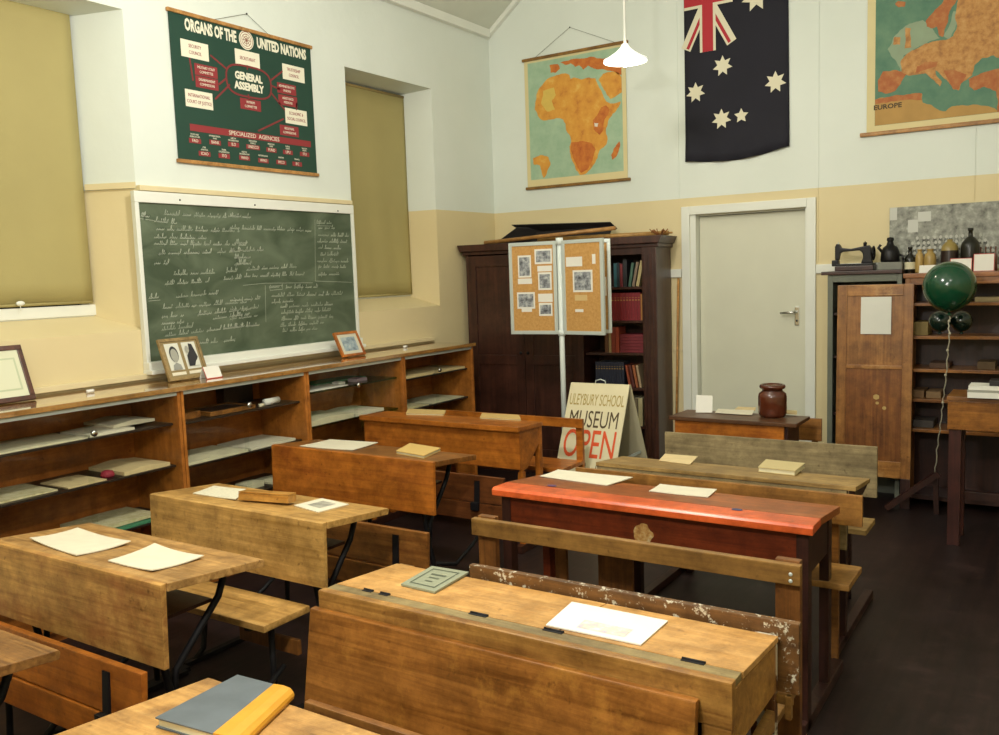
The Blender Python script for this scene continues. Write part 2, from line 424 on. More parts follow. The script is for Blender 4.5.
m.poly([(DX[0], 0, 0), (DX[0], .12, 0), (DX[0], .12, DZ), (DX[0], 0, DZ)]); m.poly([(DX[1], 0, 0), (DX[1], .12, 0), (DX[1], .12, DZ), (DX[1], 0, DZ)])
m.poly([(DX[0], 0, DZ), (DX[0], .12, DZ), (DX[1], .12, DZ), (DX[1], 0, DZ)])
m.box(-.4, XR, .16, .2, 0, ZP+.1)
struct(m, 'wall_back', M_wall, 'back gable wall, white above a cream painted dado')
struct(MB().box(XR, XR+.1, YR, .1, 0, ZE), 'wall_right', M_wall)
struct(MB().box(-.3, XR, YR-.1, YR, 0, ZP), 'wall_rear', M_wall)
# cornice battens at ceiling corner
m = MB(); m.box(0, .05, YR, -.045, ZE-.04, ZE+.03, .006); struct(m, 'trim_1', M_white, 'white batten along the ceiling over the left wall')
m = MB(); m.slab([(0, -.045, ZE-.045), (XP, -.045, ZP-.045), (XP, -.045, ZP+.01), (0, -.045, ZE+.01)], (0, .043, 0)); struct(m, 'trim_2', M_white, 'white sloping batten under the ceiling on the back wall')
# joint strips on back wall, white chair rail both sides of the door
for i, (x, z0, z1) in enumerate(((2.793, 1.66, ZP-.1), (1.735, 2.2, ZP-.1), (3.79, 2.03, 2.5))):
    struct(MB().box(x-.006, x+.006, -.006, 0, z0, z1), 'trim_%d' % (i+3), M_wall, 'thin vertical joint strip on the back wall')
m = MB(); m.box(1.60, 1.755, -.022, 0, 1.575, 1.64, .004); struct(m, 'trim_6', M_white, 'short white rail on the wall left of the door')
m = MB(); m.box(2.785, 4.9, -.022, 0, 1.575, 1.64, .004); struct(m, 'trim_7', M_white, 'white rail on the wall right of the door')
m = MB(); m.box(1.672, 1.755, -.012, 0, .99, 1.005); struct(m, 'trim_8', M_cream)
# door with architrave
def door():
    m = MB(); a = .066
    m.box(DX[0]-a, DX[0], -.022, 0, 0, DZ+a, .006); m.box(DX[1], DX[1]+a, -.022, 0, 0, DZ+a, .006); m.box(DX[0], DX[1], -.022, 0, DZ, DZ+a, .006)
    struct(m, 'trim_9', M_white, 'white architrave around the door')
    m = MB(); m.box(DX[0], DX[0]+.045, .0, .125, 0, DZ); m.box(DX[1]-.012, DX[1], .0, .125, 0, DZ); m.box(DX[0]+.045, DX[1]-.012, .05, .125, DZ-.012, DZ)
    jm = m
    root = bpy.data.objects.new('door_1', None); COL.objects.link(root); root.location = (2.28, .08, 0); root['kind'] = 'structure'; root['label'] = 'flat cream painted door in the back wall'
    root.empty_display_size = .1
    jm.build('door_jamb', M_white, root, True)
    MB().box(DX[0]+.048, DX[1]-.014, .078, .118, .005, DZ-.016, .003).build('door_leaf', M_offw, root, True)
    p = at(797, 316, 'y', .075)
    m = MB(); m.box(p.x-.016, p.x+.016, .068, .078, p.z-.07, p.z+.07, .004)
    m.tube([(p.x, .07, p.z+.03), (p.x, .03, p.z+.03), (p.x-.02, .022, p.z+.03), (p.x-.11, .022, p.z+.025)], [.011, .01, .01, .008], 12)
    h = m.build('door_handle', M_chrome, root, True); h['label'] = 'chrome lever handle on a dark plate'
    m = MB(); m.ball((p.x, .066, p.z-.035), .008); m.build('keyhole', M_black, h, True)
door()
# windows with sashes behind pulled olive blinds
M_blind = plain('olive_blind_cloth', 'a99d66', .8, var=.1, vscale=2, bump=.1, bscale=200)
M_pane = plain('window_glass', '2a3338', .1)
for k, W in ((0, W1), (1, W2)):
    ia, ib = WI[k]
    root = bpy.data.objects.new('window_%d' % (k+1), None); COL.objects.link(root); root.location = (-.3, (ia+ib)/2, 1.5); root['kind'] = 'structure'
    root['label'] = ('tall window at the far left behind an olive blind', 'narrower window right of the blackboard behind an olive blind')[k]
    m = MB(); x0, x1 = -.335, -.30
    m.box(x0, x1+.03, ia-.02, ib+.02, 1.5, 1.56 if k == 0 else 1.515, .004); m.box(x0, x1, ia-.03, ia+.05, 1.46, 3.13, .004); m.box(x0, x1, ib-.05, ib+.03, 1.46, 3.13, .004); m.box(x0, x1, ia, ib, 3.07, 3.14, .004); m.box(x0, x1+.02, ia-.02, ib+.02, 1.475, 1.525, .004)
    m.box(x0, x1, ia, ib, 2.28, 2.32, .003)
    m.build('window_frame', M_white, root, True)
    m = MB(); m.box(-.325, -.32, ia+.04, ib-.04, 1.52, 3.08); m.build('window_pane', M_pane, root, True)
def blind(ia, ib, zt, zb, label, cord):
    t = thing('roller_blind', label, 'blind', (-.255, (ia+ib)/2, zb), 0)
    n = 24; m = MB(); rows = 14
    G = [[m.b.verts.new((-.262+.004*math.sin(i*.9+j*.25)*(1-j/rows), ia+(ib-ia)*i/n, zb+(zt-zb)*j/rows)) for i in range(n+1)] for j in range(rows+1)]
    for j in range(rows):
        for i in range(n):
            f = m.b.faces.new((G[j][i], G[j][i+1], G[j+1][i+1], G[j+1][i])); f.smooth = True
    o = m.build('blind_cloth', M_blind, t, True); md = o.modifiers.new('s', 'SOLIDIFY'); md.thickness = .002
    m = MB(); m.tube([(-.262, ia+.005, zt-.004), (-.262, ib-.005, zt-.004)], .011, 14); m.build('roller', plain('roller_brown', '8c7a48', .6), t, True)
    m = MB(); m.tube([(-.262, ia+.004, zb), (-.262, ib-.004, zb)], .008, 8); m.build('bottom_bar', M_blind, t, True)
    if cord:
        m = MB(); y = cord; m.tube([(-.25, y, zb), (-.248, y, zb-.03)], .0022, 6); m.ball((-.247, y, zb-.02+.03), .022, (.5, 1.1, .6), 14); m.build('pull_knob', M_white, t, True)
blind(-5.40, -3.765, 3.17, 1.575, 'wide olive green roller blind pulled down over the far left window', at(20, 302, 'x', -.25).y)
blind(-1.75, -.898, 3.112, 1.515, 'narrow olive green roller blind right of the blackboard', 0)

# picture ledge over the blackboard
m = MB(); m.box(0, .035, -3.62, -1.9, 2.178, 2.208, .006); m.prism([(-.27, -3.748), (.0, -3.62), (.012, -3.63), (-.26, -3.76)], 0, 'z', 2.192, 2.225); struct(m, 'trim_10', M_cream, 'cream ledge above the blackboard')
m = MB(); m.box(0, .03, -5.5, -1.0, 1.135, 1.165, .005); struct(m, 'trim_11', M_cream, 'cream moulding along the wall behind the cabinets')

# ------------------------------------------------------------------ blackboard
def blackboard():
    y0, y1, z0, z1 = -3.66, -1.895, 1.172, 2.175
    t = thing('blackboard', 'large green chalkboard with faded white handwriting in a white frame on the left wall', 'blackboard', (0, (y0+y1)/2, z0))
    m, nt, b = _base('chalkboard_green'); N = nt.nodes.new; L = nt.links.new
    b.inputs['Roughness'].default_value = .7; b.inputs['Specular IOR Level'].default_value = .3
    tc = N('ShaderNodeTexCoord'); n = N('ShaderNodeTexNoise'); n.inputs['Scale'].default_value = 3.2; n.inputs['Detail'].default_value = 7; n.inputs['Distortion'].default_value = 1.2
    mp = N('ShaderNodeMapping'); mp.inputs['Scale'].default_value = (1, .8, 1.6); L(tc.outputs['Object'], mp.inputs[0]); L(mp.outputs[0], n.inputs['Vector'])
    r = N('ShaderNodeValToRGB'); e = r.color_ramp.elements; e[0].position = .35; e[1].position = .8; e[0].color = lin('424f3c'); e[1].color = lin('6e7a64')
    L(n.outputs['Fac'], r.inputs[0]); L(r.outputs[0], b.inputs['Base Color'])
    fw = .045
    MB().box(.004, .022, y0+.02, y1-.02, z0+fw, z1-.06).build('board_surface', m, t, True)
    f = MB(); f.box(.002, .036, y0, y1, z1-.062, z1, .004); f.box(.002, .036, y0, y0+.026, z0, z1-.062, .004); f.box(.002, .036, y1-.024, y1, z0, z1-.062, .004)
    f.box(.002, .06, y0-.003, y1+.003, z0, z0+fw+.012, .008); f.box(.002, .085, y0-.006, y1+.006, z0-.012, z0+.012, .006)
    f.build('board_frame', M_white, t, True)
    s = MB()
    for u, v in ((180, 200), (255, 205), (338, 211)):
        p = at(u, v, 'x', .037); s.ball((.037, p.y, p.z), .006, (.4, 1, 1), 10)
    s.build('frame_screws', M_iron, t, True)
    # chalk handwriting: (start px, end px) of each written line
    lines = []
    def C6(x, y): return (130+x/4.592, 190+y/4.592)
    def C7(x, y): return (230+x/4.592, 200+y/4.592)
    for a, b2 in [((50, 115), (100, 122)), ((155, 108), (440, 122)), ((450, 118), (551, 124)), ((110, 140), (210, 150)), ((120, 178), (500, 188)), ((110, 215), (350, 220)), ((110, 245), (550, 250)), ((130, 290), (370, 285)), ((400, 284), (550, 276)),
                  ((110, 335), (170, 335)), ((200, 385), (390, 378)), ((440, 372), (500, 370)), ((480, 310), (545, 308)), ((490, 335), (550, 335)), ((160, 430), (360, 418)), ((430, 408), (510, 402)), ((85, 495), (130, 490)), ((210, 490), (410, 470)), ((150, 540), (550, 512)),
                  ((145, 580), (240, 575)), ((310, 570), (550, 545)), ((145, 612), (250, 605)), ((380, 590), (550, 565)), ((145, 640), (290, 625)), ((160, 668), (551, 620)), ((320, 700), (400, 696)), ((430, 692), (480, 686))]:
        lines.append((C6(*a), C6(*b2), .024))
    for a, b2 in [((0, 70), (80, 75)), ((5, 128), (210, 135)), ((215, 133), (385, 142)), ((20, 195), (80, 195)), ((0, 230), (150, 228)), ((20, 262), (95, 262)), ((20, 295), (95, 290)), ((75, 320), (170, 312)), ((180, 312), (305, 305)),
                  ((65, 350), (340, 340)), ((395, 105), (470, 105)), ((405, 128), (480, 128)), ((405, 160), (540, 165)), ((400, 190), (535, 192)), ((405, 218), (510, 222)), ((415, 250), (500, 250)), ((400, 280), (545, 282)), ((405, 305), (545, 308)), ((405, 342), (500, 340)),
                  ((180, 400), (240, 395)), ((255, 400), (400, 398)), ((190, 440), (525, 430)), ((190, 470), (300, 462)), ((230, 490), (480, 478)), ((235, 518), (460, 505)), ((235, 548), (470, 535)), ((230, 578), (430, 562)), ((240, 602), (400, 590)),
                  ((0, 460), (150, 450)), ((0, 500), (130, 492)), ((0, 545), (120, 530)), ((0, 585), (130, 572))]:
        lines.append((C7(*a), C7(*b2), .022))
    rnd = random.Random(3); ch = MB(); X = .0228
    def ribbon(P, w):
        for p, q in zip(P, P[1:]):
            d = Vector((0, q[0]-p[0], q[1]-p[1]));
            if d.length < 1e-5: continue
            nrm = Vector((0, -d.z, d.y)).normalized()*w/2
            A = Vector((X, p[0], p[1])); B = Vector((X, q[0], q[1]))
            ch.b.faces.new([ch.b.verts.new(v) for v in (A-nrm, B-nrm, B+nrm, A+nrm)])
    for a, b2, h in lines:
        A = at(a[0], a[1], 'x', X); B = at(b2[0], b2[1], 'x', X)
        y = A.y; z0l = A.z; sl = (B.z-A.z)/max(B.y-A.y, .01)
        while y < B.y-.01:
            wl = rnd.uniform(.03, .11); P = []; yy = y; up = 1
            while yy < min(y+wl, B.y):
                amp = h*rnd.choice((.45, .5, .55, .6, 1.0, 1.3)); adv = rnd.uniform(.008, .013); base = z0l+(yy-A.y)*sl-h*.3
                for q in range(6):
                    ph = 2*PI*q/6; zz_ = amp*.5*(1-math.cos(ph))*(-.7 if rnd.random() < .02 else 1)
                    P.append((yy+adv*q/6+.3*zz_+.16*amp*math.sin(ph), base+zz_))
                yy += adv
            if len(P) > 1: ribbon(P, rnd.choice((.0018, .0022, .0026, .0034)))
            y = yy+rnd.uniform(.012, .022)
    def rule(*pp):
        ribbon([(at(u, v, 'x', X).y, at(u, v, 'x', X).z) for u, v in pp], .002)
    rule(C7(390, 90), C7(392, 372), C7(560, 378)); rule(C7(60, 392), C7(160, 382), C7(380, 380)); rule(C7(162, 392), C7(165, 560)); rule(C6(85, 510), C6(140, 505)); rule(C6(40, 130), C6(110, 140)); rule(C7(185, 415), C7(240, 410), C7(242, 392), C7(180, 396), C7(185, 415))
    rule(C7(400, 118), C7(470, 120))
    o = ch.build('chalk_writing', plain('faded_chalk', 'b4bba8', .9), t, True)
blackboard()

# ------------------------------------------------------------------ display cabinets
CX, CZ = .42, 1.122
YD = [at(180, 390, 'x', CX).y, at(306, 367, 'x', CX).y, at(403, 352, 'x', CX).y, at(473, 343, 'x', CX).y]
YD = [YD[0]-1.02*1.02] + YD
m = MB(); m.box(.002, CX+.018, YD[0]-.02, YD[4]+.015, CZ-.026, CZ, .004)
solo(m, 'cabinet_top', W_cabtop, 'long glossy varnished worktop running over the glass-fronted cabinets', 'worktop')
M_shelfdark = plain('dark_shelf', '2c2018', .4)
SH = []
cab_lab = ['leftmost glass-fronted display cabinet below the far window, open papers and a red item inside', 'second glass-fronted display cabinet from the left, slates and a dark case inside',
           'third glass-fronted display cabinet from the left, glass shelf with green cloth', 'glass-fronted display cabinet at the right end beside the maroon bookcase']
for i in range(4):
    y0, y1 = YD[i]+.002, YD[i+1]-.002
    t = thing('display_cabinet', cab_lab[i], 'cabinet', (.2, (y0+y1)/2, 0), 0)
    th = .018; zt = CZ-.028
    m = MB(); m.box(.004, CX, y0, y0+th, 0, zt, .002); m.box(.004, CX, y1-th, y1, 0, zt, .002); build_each(m, 'side_panel', W_cab, t, True)
    m = MB(); m.box(.004, .014, y0+th, y1-th, .06, zt); m.build('back_panel', W_cabx, t, True)
    m = MB(); m.box(.014, CX, y0+th, y1-th, .06, .08, .002); m.box(.03, CX-.03, y0+th, y1-th, 0, .06); m.build('base_panel', W_cabx, t, True)
    m = MB(); m.box(CX-.03, CX-.002, y0+th, y1-th, zt-.02, zt-.001, .002); m.build('door_track', M_steel, t, True)
    zs = [(.925, .70, .43), (.915, .675, .43), (.955, .735, .43), (.925, .70, .43)][i]; SH.append((y0+th, y1-th, zs))
    for z in zs:
        m = MB(); m.box(.016, CX-.05, y0+th+.001, y1-th-.001, z-.012, z, .002)
        s = m.build('shelf', M_shelfdark if i != 2 else glass('green_glass_shelf', (.55, .75, .62, 1)), t, True)
    yg = [at(90, 440, 'x', CX).y, at(246, 400, 'x', CX).y, at(356, 380, 'x', CX).y, at(438, 370, 'x', CX).y][i]
    for a, b, x in ((y0+th+.001, yg+.012, CX-.011), (yg-.012, y1-th-.001, CX-.02)):
        g = MB().box(x-.002, x+.002, a, b, .085, zt-.021).build('glass_door', M_glass, t, True)
        if b < y1-.1:
            m = MB(); m.lathe([(0, -.0), (.016, 0), (.017, .008), (.012, .014), (0, .014)], (0, 0, 0), 16)
            k = m.build('finger_lock', M_chrome, g); k.data.transform(Matrix.Translation((x+.002, b-.045+.06, .955)) @ Matrix.Rotation(PI/2, 4, 'Y')); k.data.transform(parent_world(g).inverted())

def sheet(name, label, cat, px, plane, val, mat, group=None, th=.003, curl=.004, extra=None, n=6):
    if extra: curl = 0
    """a sheet, card or thin book lying where four photo corners meet the surface it rests on"""
    P = []
    for u, v in px:
        if callable(val):
            z = .75
            for _ in range(4):
                p = at(u, v, 'z', z); z = val(p)
        else: p = at(u, v, plane, val)
        P.append(p)
    m = MB(); a, b, c, d = P; rnd = random.Random(hash(px[0][0]*7+px[0][1]) % 999)
    top = []; bot = []
    cv = [rnd.uniform(0, curl) for _ in range(4)]
    for j in range(n+1):
        rt = []; rb = []
        for i in range(n+1):
            s, q = i/n, j/n
            p = (a*(1-s)+b*s)*(1-q)+(d*(1-s)+c*s)*q
            h = cv[0]*((1-s)*(1-q))**3+cv[1]*(s*(1-q))**3+cv[2]*(s*q)**3+cv[3]*((1-s)*q)**3
            rt.append(m.b.verts.new(p+Vector((0, 0, th+.001+h)))); rb.append(m.b.verts.new(p+Vector((0, 0, .0006+h))))
        top.append(rt); bot.append(rb)
    for j in range(n):
        for i in range(n):
            m.b.faces.new((top[j][i], top[j][i+1], top[j+1][i+1], top[j+1][i])); m.b.faces.new((bot[j][i], bot[j+1][i], bot[j+1][i+1], bot[j][i+1]))
    for i in range(n):
        m.b.faces.new((top[0][i], bot[0][i], bot[0][i+1], top[0][i+1])); m.b.faces.new((top[n][i], top[n][i+1], bot[n][i+1], bot[n][i]))
        m.b.faces.new((top[i][0], top[i+1][0], bot[i+1][0], bot[i][0])); m.b.faces.new((top[i][n], bot[i][n], bot[i+1][n], top[i+1][n]))
    o = solo(m, name, mat, label, cat, group)
    if extra:
        for nm, (s0, s1, q0, q1), mt in extra:
            e = MB()
            def pt(s, q): return (a*(1-s)+b*s)*(1-q)+(d*(1-s)+c*s)*q+Vector((0, 0, th+.0018+curl*.35))
            e.poly([pt(s0, q0), pt(s1, q0), pt(s1, q1), pt(s0, q1)]); e.build(nm, mt, o, True)
    return o

# contents of the cabinets, real items lying on the shelves
def on_shelf(ci, si, f0, f1, x0, x1, name, label, cat, mat, th=.006, skew=0, group=None, curl=.006):
    y0, y1, zs = SH[ci]; z = zs[si]; a = y0+(y1-y0)*f0; b = y0+(y1-y0)*f1
    m = MB(); n = 6
    G = []
    for k in (0, 1):
        L_ = []
        for j in range(n+1):
            row = []
            for i in range(n+1):
                s, q = i/n, j/n; x = x1+(x0-x1)*q; y = a+(b-a)*s+skew*q
                row.append(m.b.verts.new((x, y, z+.001+(th if k else 0)+curl*(.5-.5*math.cos(s*2*PI))*(1 if k else .0)*.6)))
            L_.append(row)
        G.append(L_)
    T, B = G[1], G[0]
    for j in range(n):
        for i in range(n):
            m.b.faces.new((T[j][i], T[j][i+1], T[j+1][i+1], T[j+1][i])); m.b.faces.new((B[j][i], B[j+1][i], B[j+1][i+1], B[j][i+1]))
    for i in range(n):
        m.b.faces.new((T[0][i], B[0][i], B[0][i+1], T[0][i+1])); m.b.faces.new((T[n][i], T[n][i+1], B[n][i+1], B[n][i]))
        m.b.faces.new((T[i][0], T[i+1][0], B[i+1][0], B[i][0])); m.b.faces.new((T[i][n], B[i][n], B[i+1][n], T[i+1][n]))
    return solo(m, name, mat, label, cat, group)
M_pale = plain('aged_paper', 'd6cfae', .7, var=.15, vscale=14)
M_news = printed('newsprint', ('b3a678', 'c9be94', 'd6cfae'), 30, 6)
M_grn = plain('green_felt', '3f7f5c', .9)
M_slate = plain('slate', '33302e', .5)
xs = (.06, .36)
on_shelf(0, 0, .01, .52, *xs, 'newspaper', 'white sheet lying at the left end of the upper shelf in the leftmost cabinet', 'paper', M_pale)
on_shelf(0, 0, .535, .78, .1, .355, 'open_exercise_book', 'open exercise book with red-ruled edge on the upper shelf of the leftmost cabinet', 'book', M_paper, .012)
on_shelf(0, 0, .70, .94, .04, .30, 'open_book', 'large open white book at the right of the upper shelf in the leftmost cabinet', 'book', M_paper, .014, curl=.02).location.z += .016
on_shelf(0, 1, .40, .60, .12, .36, 'folded_paper', 'small tan folded paper left of the crimson cushion in the leftmost cabinet', 'paper', M_tanp)
on_shelf(0, 1, .70, .97, .05, .36, 'open_book', 'tan open book at the right end of the middle shelf in the leftmost cabinet', 'book', M_tanp, .018, curl=.02)
on_shelf(0, 1, .05, .36, .05, .34, 'newspaper', 'brown aged newspaper on the middle shelf of the leftmost cabinet', 'paper', M_news)
on_shelf(0, 2, .50, .96, .2, .369, 'green_cloth', 'green cloth hanging at the front of the lowest shelf in the leftmost cabinet', 'cloth', M_grn, .005)
on_shelf(0, 2, .52, .9, .05, .33, 'open_book', 'aged open book lying on the green cloth of the lowest shelf', 'book', M_news, .014).location.z += .013
m = MB(); y = SH[0][0]+(SH[0][1]-SH[0][0])*.645; z = SH[0][2][1]
m.lathe([(0, 0), (.03, 0), (.035, .012), (.028, .03), (.012, .036), (0, .036)], (.3, y, z+.001), 18); solo(m, 'pin_cushion', plain('crimson_cloth', '8a2030', .7), 'small crimson cushion on the middle shelf of the leftmost cabinet', 'cushion')
# cabinet 2
m = MB(); y0, y1, zs = SH[1]; L_ = y1-y0
t = thing('slate_board', 'wood-framed writing slate lying on the upper shelf of the second cabinet', 'slate', (.22, y0+L_*.38, zs[0]+.001))
a, b = y0+L_*.25, y0+L_*.62
MB().box(.12, .33, a+.02, b-.02, zs[0]+.012, zs[0]+.02).build('slate', M_slate, t, True)
m = MB(); m.box(.1, .12, a, b, zs[0]+.002, zs[0]+.026, .002); m.box(.33, .35, a, b, zs[0]+.002, zs[0]+.026, .002); m.box(.12, .33, a, a+.02, zs[0]+.002, zs[0]+.026, .002); m.box(.12, .33, b-.02, b, zs[0]+.002, zs[0]+.026, .002)
m.build('slate_frame', W_mid, t, True)
m = MB(); m.box(.05, .3, y0+L_*.05, y0+L_*.22, zs[0]+.001, zs[0]+.04, .004); solo(m, 'wooden_box', W_orange_top, 'low brown wooden box at the left of the upper shelf in the second cabinet', 'box')
m = MB(); m.box(.02, .1, y0+L_*.60, y0+L_*.86, zs[0]+.001, zs[0]+.165, .02); solo(m, 'black_case', plain('black_leather', '15141a', .5), 'black case standing at the back of the second cabinet', 'case')
m = MB(); m.tube([(.33, y0+L_*.72, zs[0]+.022), (.31, y0+L_*.86, zs[0]+.022)], .02, 14); solo(m, 'paper_roll', M_paperw, 'short white paper roll on the upper shelf of the second cabinet', 'paper roll')
m = MB(); m.tube([(.34, y0+L_*.66, zs[0]+.012), (.34, y0+L_*.70, zs[0]+.012)], .011, 10); solo(m, 'ink_bottle', plain('cream_pot', 'd8d0b4', .4), 'tiny cream pot in front of the black case in the second cabinet', 'pot')
on_shelf(1, 1, .02, .52, .05, .365, 'open_book', 'large open picture book on the lower visible shelf of the second cabinet', 'book', M_pale, .014)
sh = on_shelf(1, 1, .55, .95, .06, .36, 'open_book', 'pale open book at the right of the lower visible shelf in the second cabinet', 'book', M_paper, .014)
on_shelf(1, 2, .55, .70, .2, .3, 'shell', 'pale shell-like lump on the lowest shelf of the second cabinet', 'shell', M_pale, .03)
on_shelf(1, 2, .75, .92, .15, .33, 'folded_paper', 'small folded paper at the right of the lowest shelf in the second cabinet', 'paper', M_pale, .01)
# cabinet 3
on_shelf(2, 0, .02, .45, .05, .365, 'white_paper', 'white paper on the green glass shelf of the third cabinet', 'paper', M_paperw, .004)
on_shelf(2, 0, .30, .85, .03, .2, 'green_cloth', 'green cloth at the back of the glass shelf in the third cabinet', 'cloth', M_grn, .005).location.z += .008
on_shelf(2, 0, .45, .52, .22, .28, 'small_dish', 'tiny white dish on the glass shelf of the third cabinet', 'dish', M_paperw, .014)
on_shelf(2, 0, .62, .74, .22, .3, 'pencil_box', 'small pink-grey box on the glass shelf of the third cabinet', 'box', plain('mauve_card', '9a8494', .6), .02)
on_shelf(2, 1, .02, .5, .05, .36, 'lace_cloth', 'crumpled cream cloth on the lower glass shelf of the third cabinet', 'cloth', M_pale, .03, curl=.02)
on_shelf(2, 1, .52, .84, .06, .36, 'white_cloth', 'white folded cloth at the right of the lower glass shelf in the third cabinet', 'cloth', M_paper, .02, curl=.012)
on_shelf(2, 2, .1, .5, .06, .34, 'folded_paper', 'cream paper on the lowest shelf of the third cabinet', 'paper', M_pale, .01)
# cabinet 4
on_shelf(3, 0, .02, .48, .05, .365, 'open_book', 'tan open book at the left of the upper shelf in the right-hand cabinet', 'book', M_tanp, .016)
on_shelf(3, 0, .52, .97, .05, .365, 'open_book', 'tan open book at the right of the upper shelf in the right-hand cabinet', 'book', M_tanp, .016)
on_shelf(3, 1, .03, .40, .05, .36, 'newspaper', 'brown aged newspaper on the lower shelf of the right-hand cabinet', 'paper', M_news)
on_shelf(3, 1, .45, .95, .05, .36, 'newspaper', 'paler newspaper at the right of the lower shelf in the right-hand cabinet', 'paper', M_pale)
m = MB(); yy = SH[3][0]+(SH[3][1]-SH[3][0])*.3; m.ball((.14, yy, SH[3][2][1]+.075), .055, (.8, 1.3, 1.0), 18); solo(m, 'clay_pot', plain('dim_clay', '5c4638', .7), 'round dim clay pot at the back of the lower shelf in the right-hand cabinet', 'pot')

# things on the cabinet top ------------------------------------------------
def photo_frame(label, y0, y1, zt, xb, xt, fmat, fw, cells, yaw=0):
    """frame leaning back: bottom front edge at xb, top at xt"""
    zb = CZ+.001
    t = thing('framed_photograph' if cells.get('cat') is None else 'framed_certificate', label, cells.get('cat') or 'framed photograph', (xb, (y0+y1)/2, zb), yaw)
    W = y1-y0; H = math.hypot(zt-zb, xb-xt); ang = math.atan2(xb-xt, zt-zb)
    Mx = Matrix.Translation((0, 0, .019*math.sin(ang))) @ Matrix.Rotation(-ang, 4, 'Y')
    def P(mb, name, mat, par=t):
        o = mb.build(name, mat, par); o.data.transform(Mx); return o
    m = MB(); d = .018
    m.box(-d, 0, -W/2, W/2, 0, fw, .003); m.box(-d, 0, -W/2, W/2, H-fw, H, .003); m.box(-d, 0, -W/2, -W/2+fw, fw, H-fw, .003); m.box(-d, 0, W/2-fw, W/2, fw, H-fw, .003)
    P(m, 'frame', fmat)
    P(MB().box(-d+.003, -.006, -W/2+fw, W/2-fw, fw, H-fw), 'backing', cells['back'])
    for ii, (nm, r, mat) in enumerate(cells['items']):
        P(MB().box(-.006, -.0052+.0005*ii, -W/2+W*r[0], -W/2+W*r[1], H*r[2], H*r[3]), nm, mat)
    for ip, (nm, pts, mat) in enumerate(cells.get('polys', [])):
        P(MB().poly([(-.002+.0006*ip, -W/2+W*p[0], H*p[1]) for p in pts]), nm, mat)
    m = MB(); m.bar((-d, 0, H*.75), (-.02-H*.38, 0, .0), .03, .004); st = m.build('easel_strut', W_dbrown, t)
    st.data.transform(Mx)
    lo = min(v.co.z for v in st.data.vertices)
    for v in st.data.vertices:
        if v.co.z < .0: v.co.z = .001
    return t
def oval(cx, cy, rx, ry, n=20): return [(cx+rx*math.cos(2*PI*k/n), cy+ry*math.sin(2*PI*k/n)) for k in range(n)]
G1 = plain('photo_pale_grey', 'd2d2c4', .5); G2 = plain('photo_mid_grey', '8f9088', .5); G3 = plain('photo_dark', '26262a', .5)
photo_frame('tan wooden double picture frame with two black and white portraits, below the blackboard', -3.665, -3.40, 1.352, .235, .15, wood('tan_frame', '9a8458', '7c6840', .5), .018,
            {'back': plain('tan_mount', '8c7a52', .7), 'items': [('portrait_print', (.12, .46, .24, .88), G1), ('portrait_print', (.54, .88, .24, .88), G1), ('caption_strip', (.12, .46, .12, .19), M_paper), ('caption_strip', (.54, .88, .12, .19), M_paper)],
             'polys': [('portrait_hair', oval(.29, .62, .105, .19), G3), ('portrait_face', oval(.29, .59, .088, .16), plain('photo_face_grey', '9c9c90', .5)), ('portrait_suit', [(.18, .25), (.40, .25), (.38, .36), (.29, .42), (.2, .36)], G2),
                       ('portrait_suit', [(.58, .3), (.72, .3), (.85, .5), (.78, .82), (.70, .84), (.68, .66), (.6, .56)], G3), ('portrait_face', oval(.63, .70, .045, .09), plain('photo_face_grey', '9c9c90', .5)), ('portrait_page', [(.72, .3), (.86, .3), (.86, .44), (.78, .42)], G1)]})
photo_frame('small orange-brown picture frame with a group photo, at the right end of the blackboard', at(340, 350, 'x', .22).y, at(363, 350, 'x', .22).y, CZ+.165, .25, .17, W_orange, .018,
            {'back': plain('pale_mount', 'c8c4b0', .7), 'items': [('group_print', (.2, .8, .22, .78), printed('blue_grey_photo', ('5a6470', '8fa0a8', 'c0c8c4'), 22, 6))]})
photo_frame('dark brown framed certificate leaning on the wall at the left end of the cabinet top', -4.83, at(35, 392, 'x', .16).y, 1.385, .17, .07, wood('walnut_frame', '5c3420', '3c2012', .35), .024,
            {'cat': 'framed certificate', 'back': plain('certificate_paper', 'cfd0b4', .7), 'items': [('certificate_border', (.2, .9, .2, .78), plain('certificate_green', 'b4bc9c', .7)), ('certificate_sheet', (.22, .88, .23, .75), plain('certificate_paper', 'cfd0b4', .7))]})
m = MB(); p0 = at(205, 372, 'x', .3); p1 = at(221, 370, 'x', .3); zt = CZ+.068
t = thing('caption_card', 'small white folded card with a red edge beside the double portrait frame', 'card', (.3, (p0.y+p1.y)/2, CZ+.001))
m = MB(); m.slab([(.31, p0.y, CZ+.001), (.31, p1.y, CZ+.001), (.28, p1.y, zt), (.28, p0.y, zt)], (-.0015, 0, 0)); m.slab([(.28, p0.y, zt), (.28, p1.y, zt), (.25, p1.y, CZ+.001), (.25, p0.y, CZ+.001)], (-.0015, 0, 0)); m.build('card', M_paperw, t, True)
m = MB(); m.bar((.3115, p0.y, CZ+.003), (.2815, p0.y, zt), .002, .004); m.bar((.3115, p0.y, CZ+.003), (.3115, p1.y, CZ+.003), .002, .004); m.build('red_border', plain('red_ink', 'c04030', .6), t, True)
for (u, v, lab) in ((90, 393, 'small white chalk piece on the cabinet top between the certificate and the double portrait'), (405, 348, 'small white knob-like chalk piece on the cabinet top near the maroon bookcase')):
    p = at(u, v, 'z', CZ); p.x = max(p.x, .1); m = MB(); m.tube([(p.x, p.y-.018, CZ+.010), (p.x+.005, p.y+.018, CZ+.010)], .009, 10); solo(m, 'chalk_stub', M_paperw, lab, 'chalk')

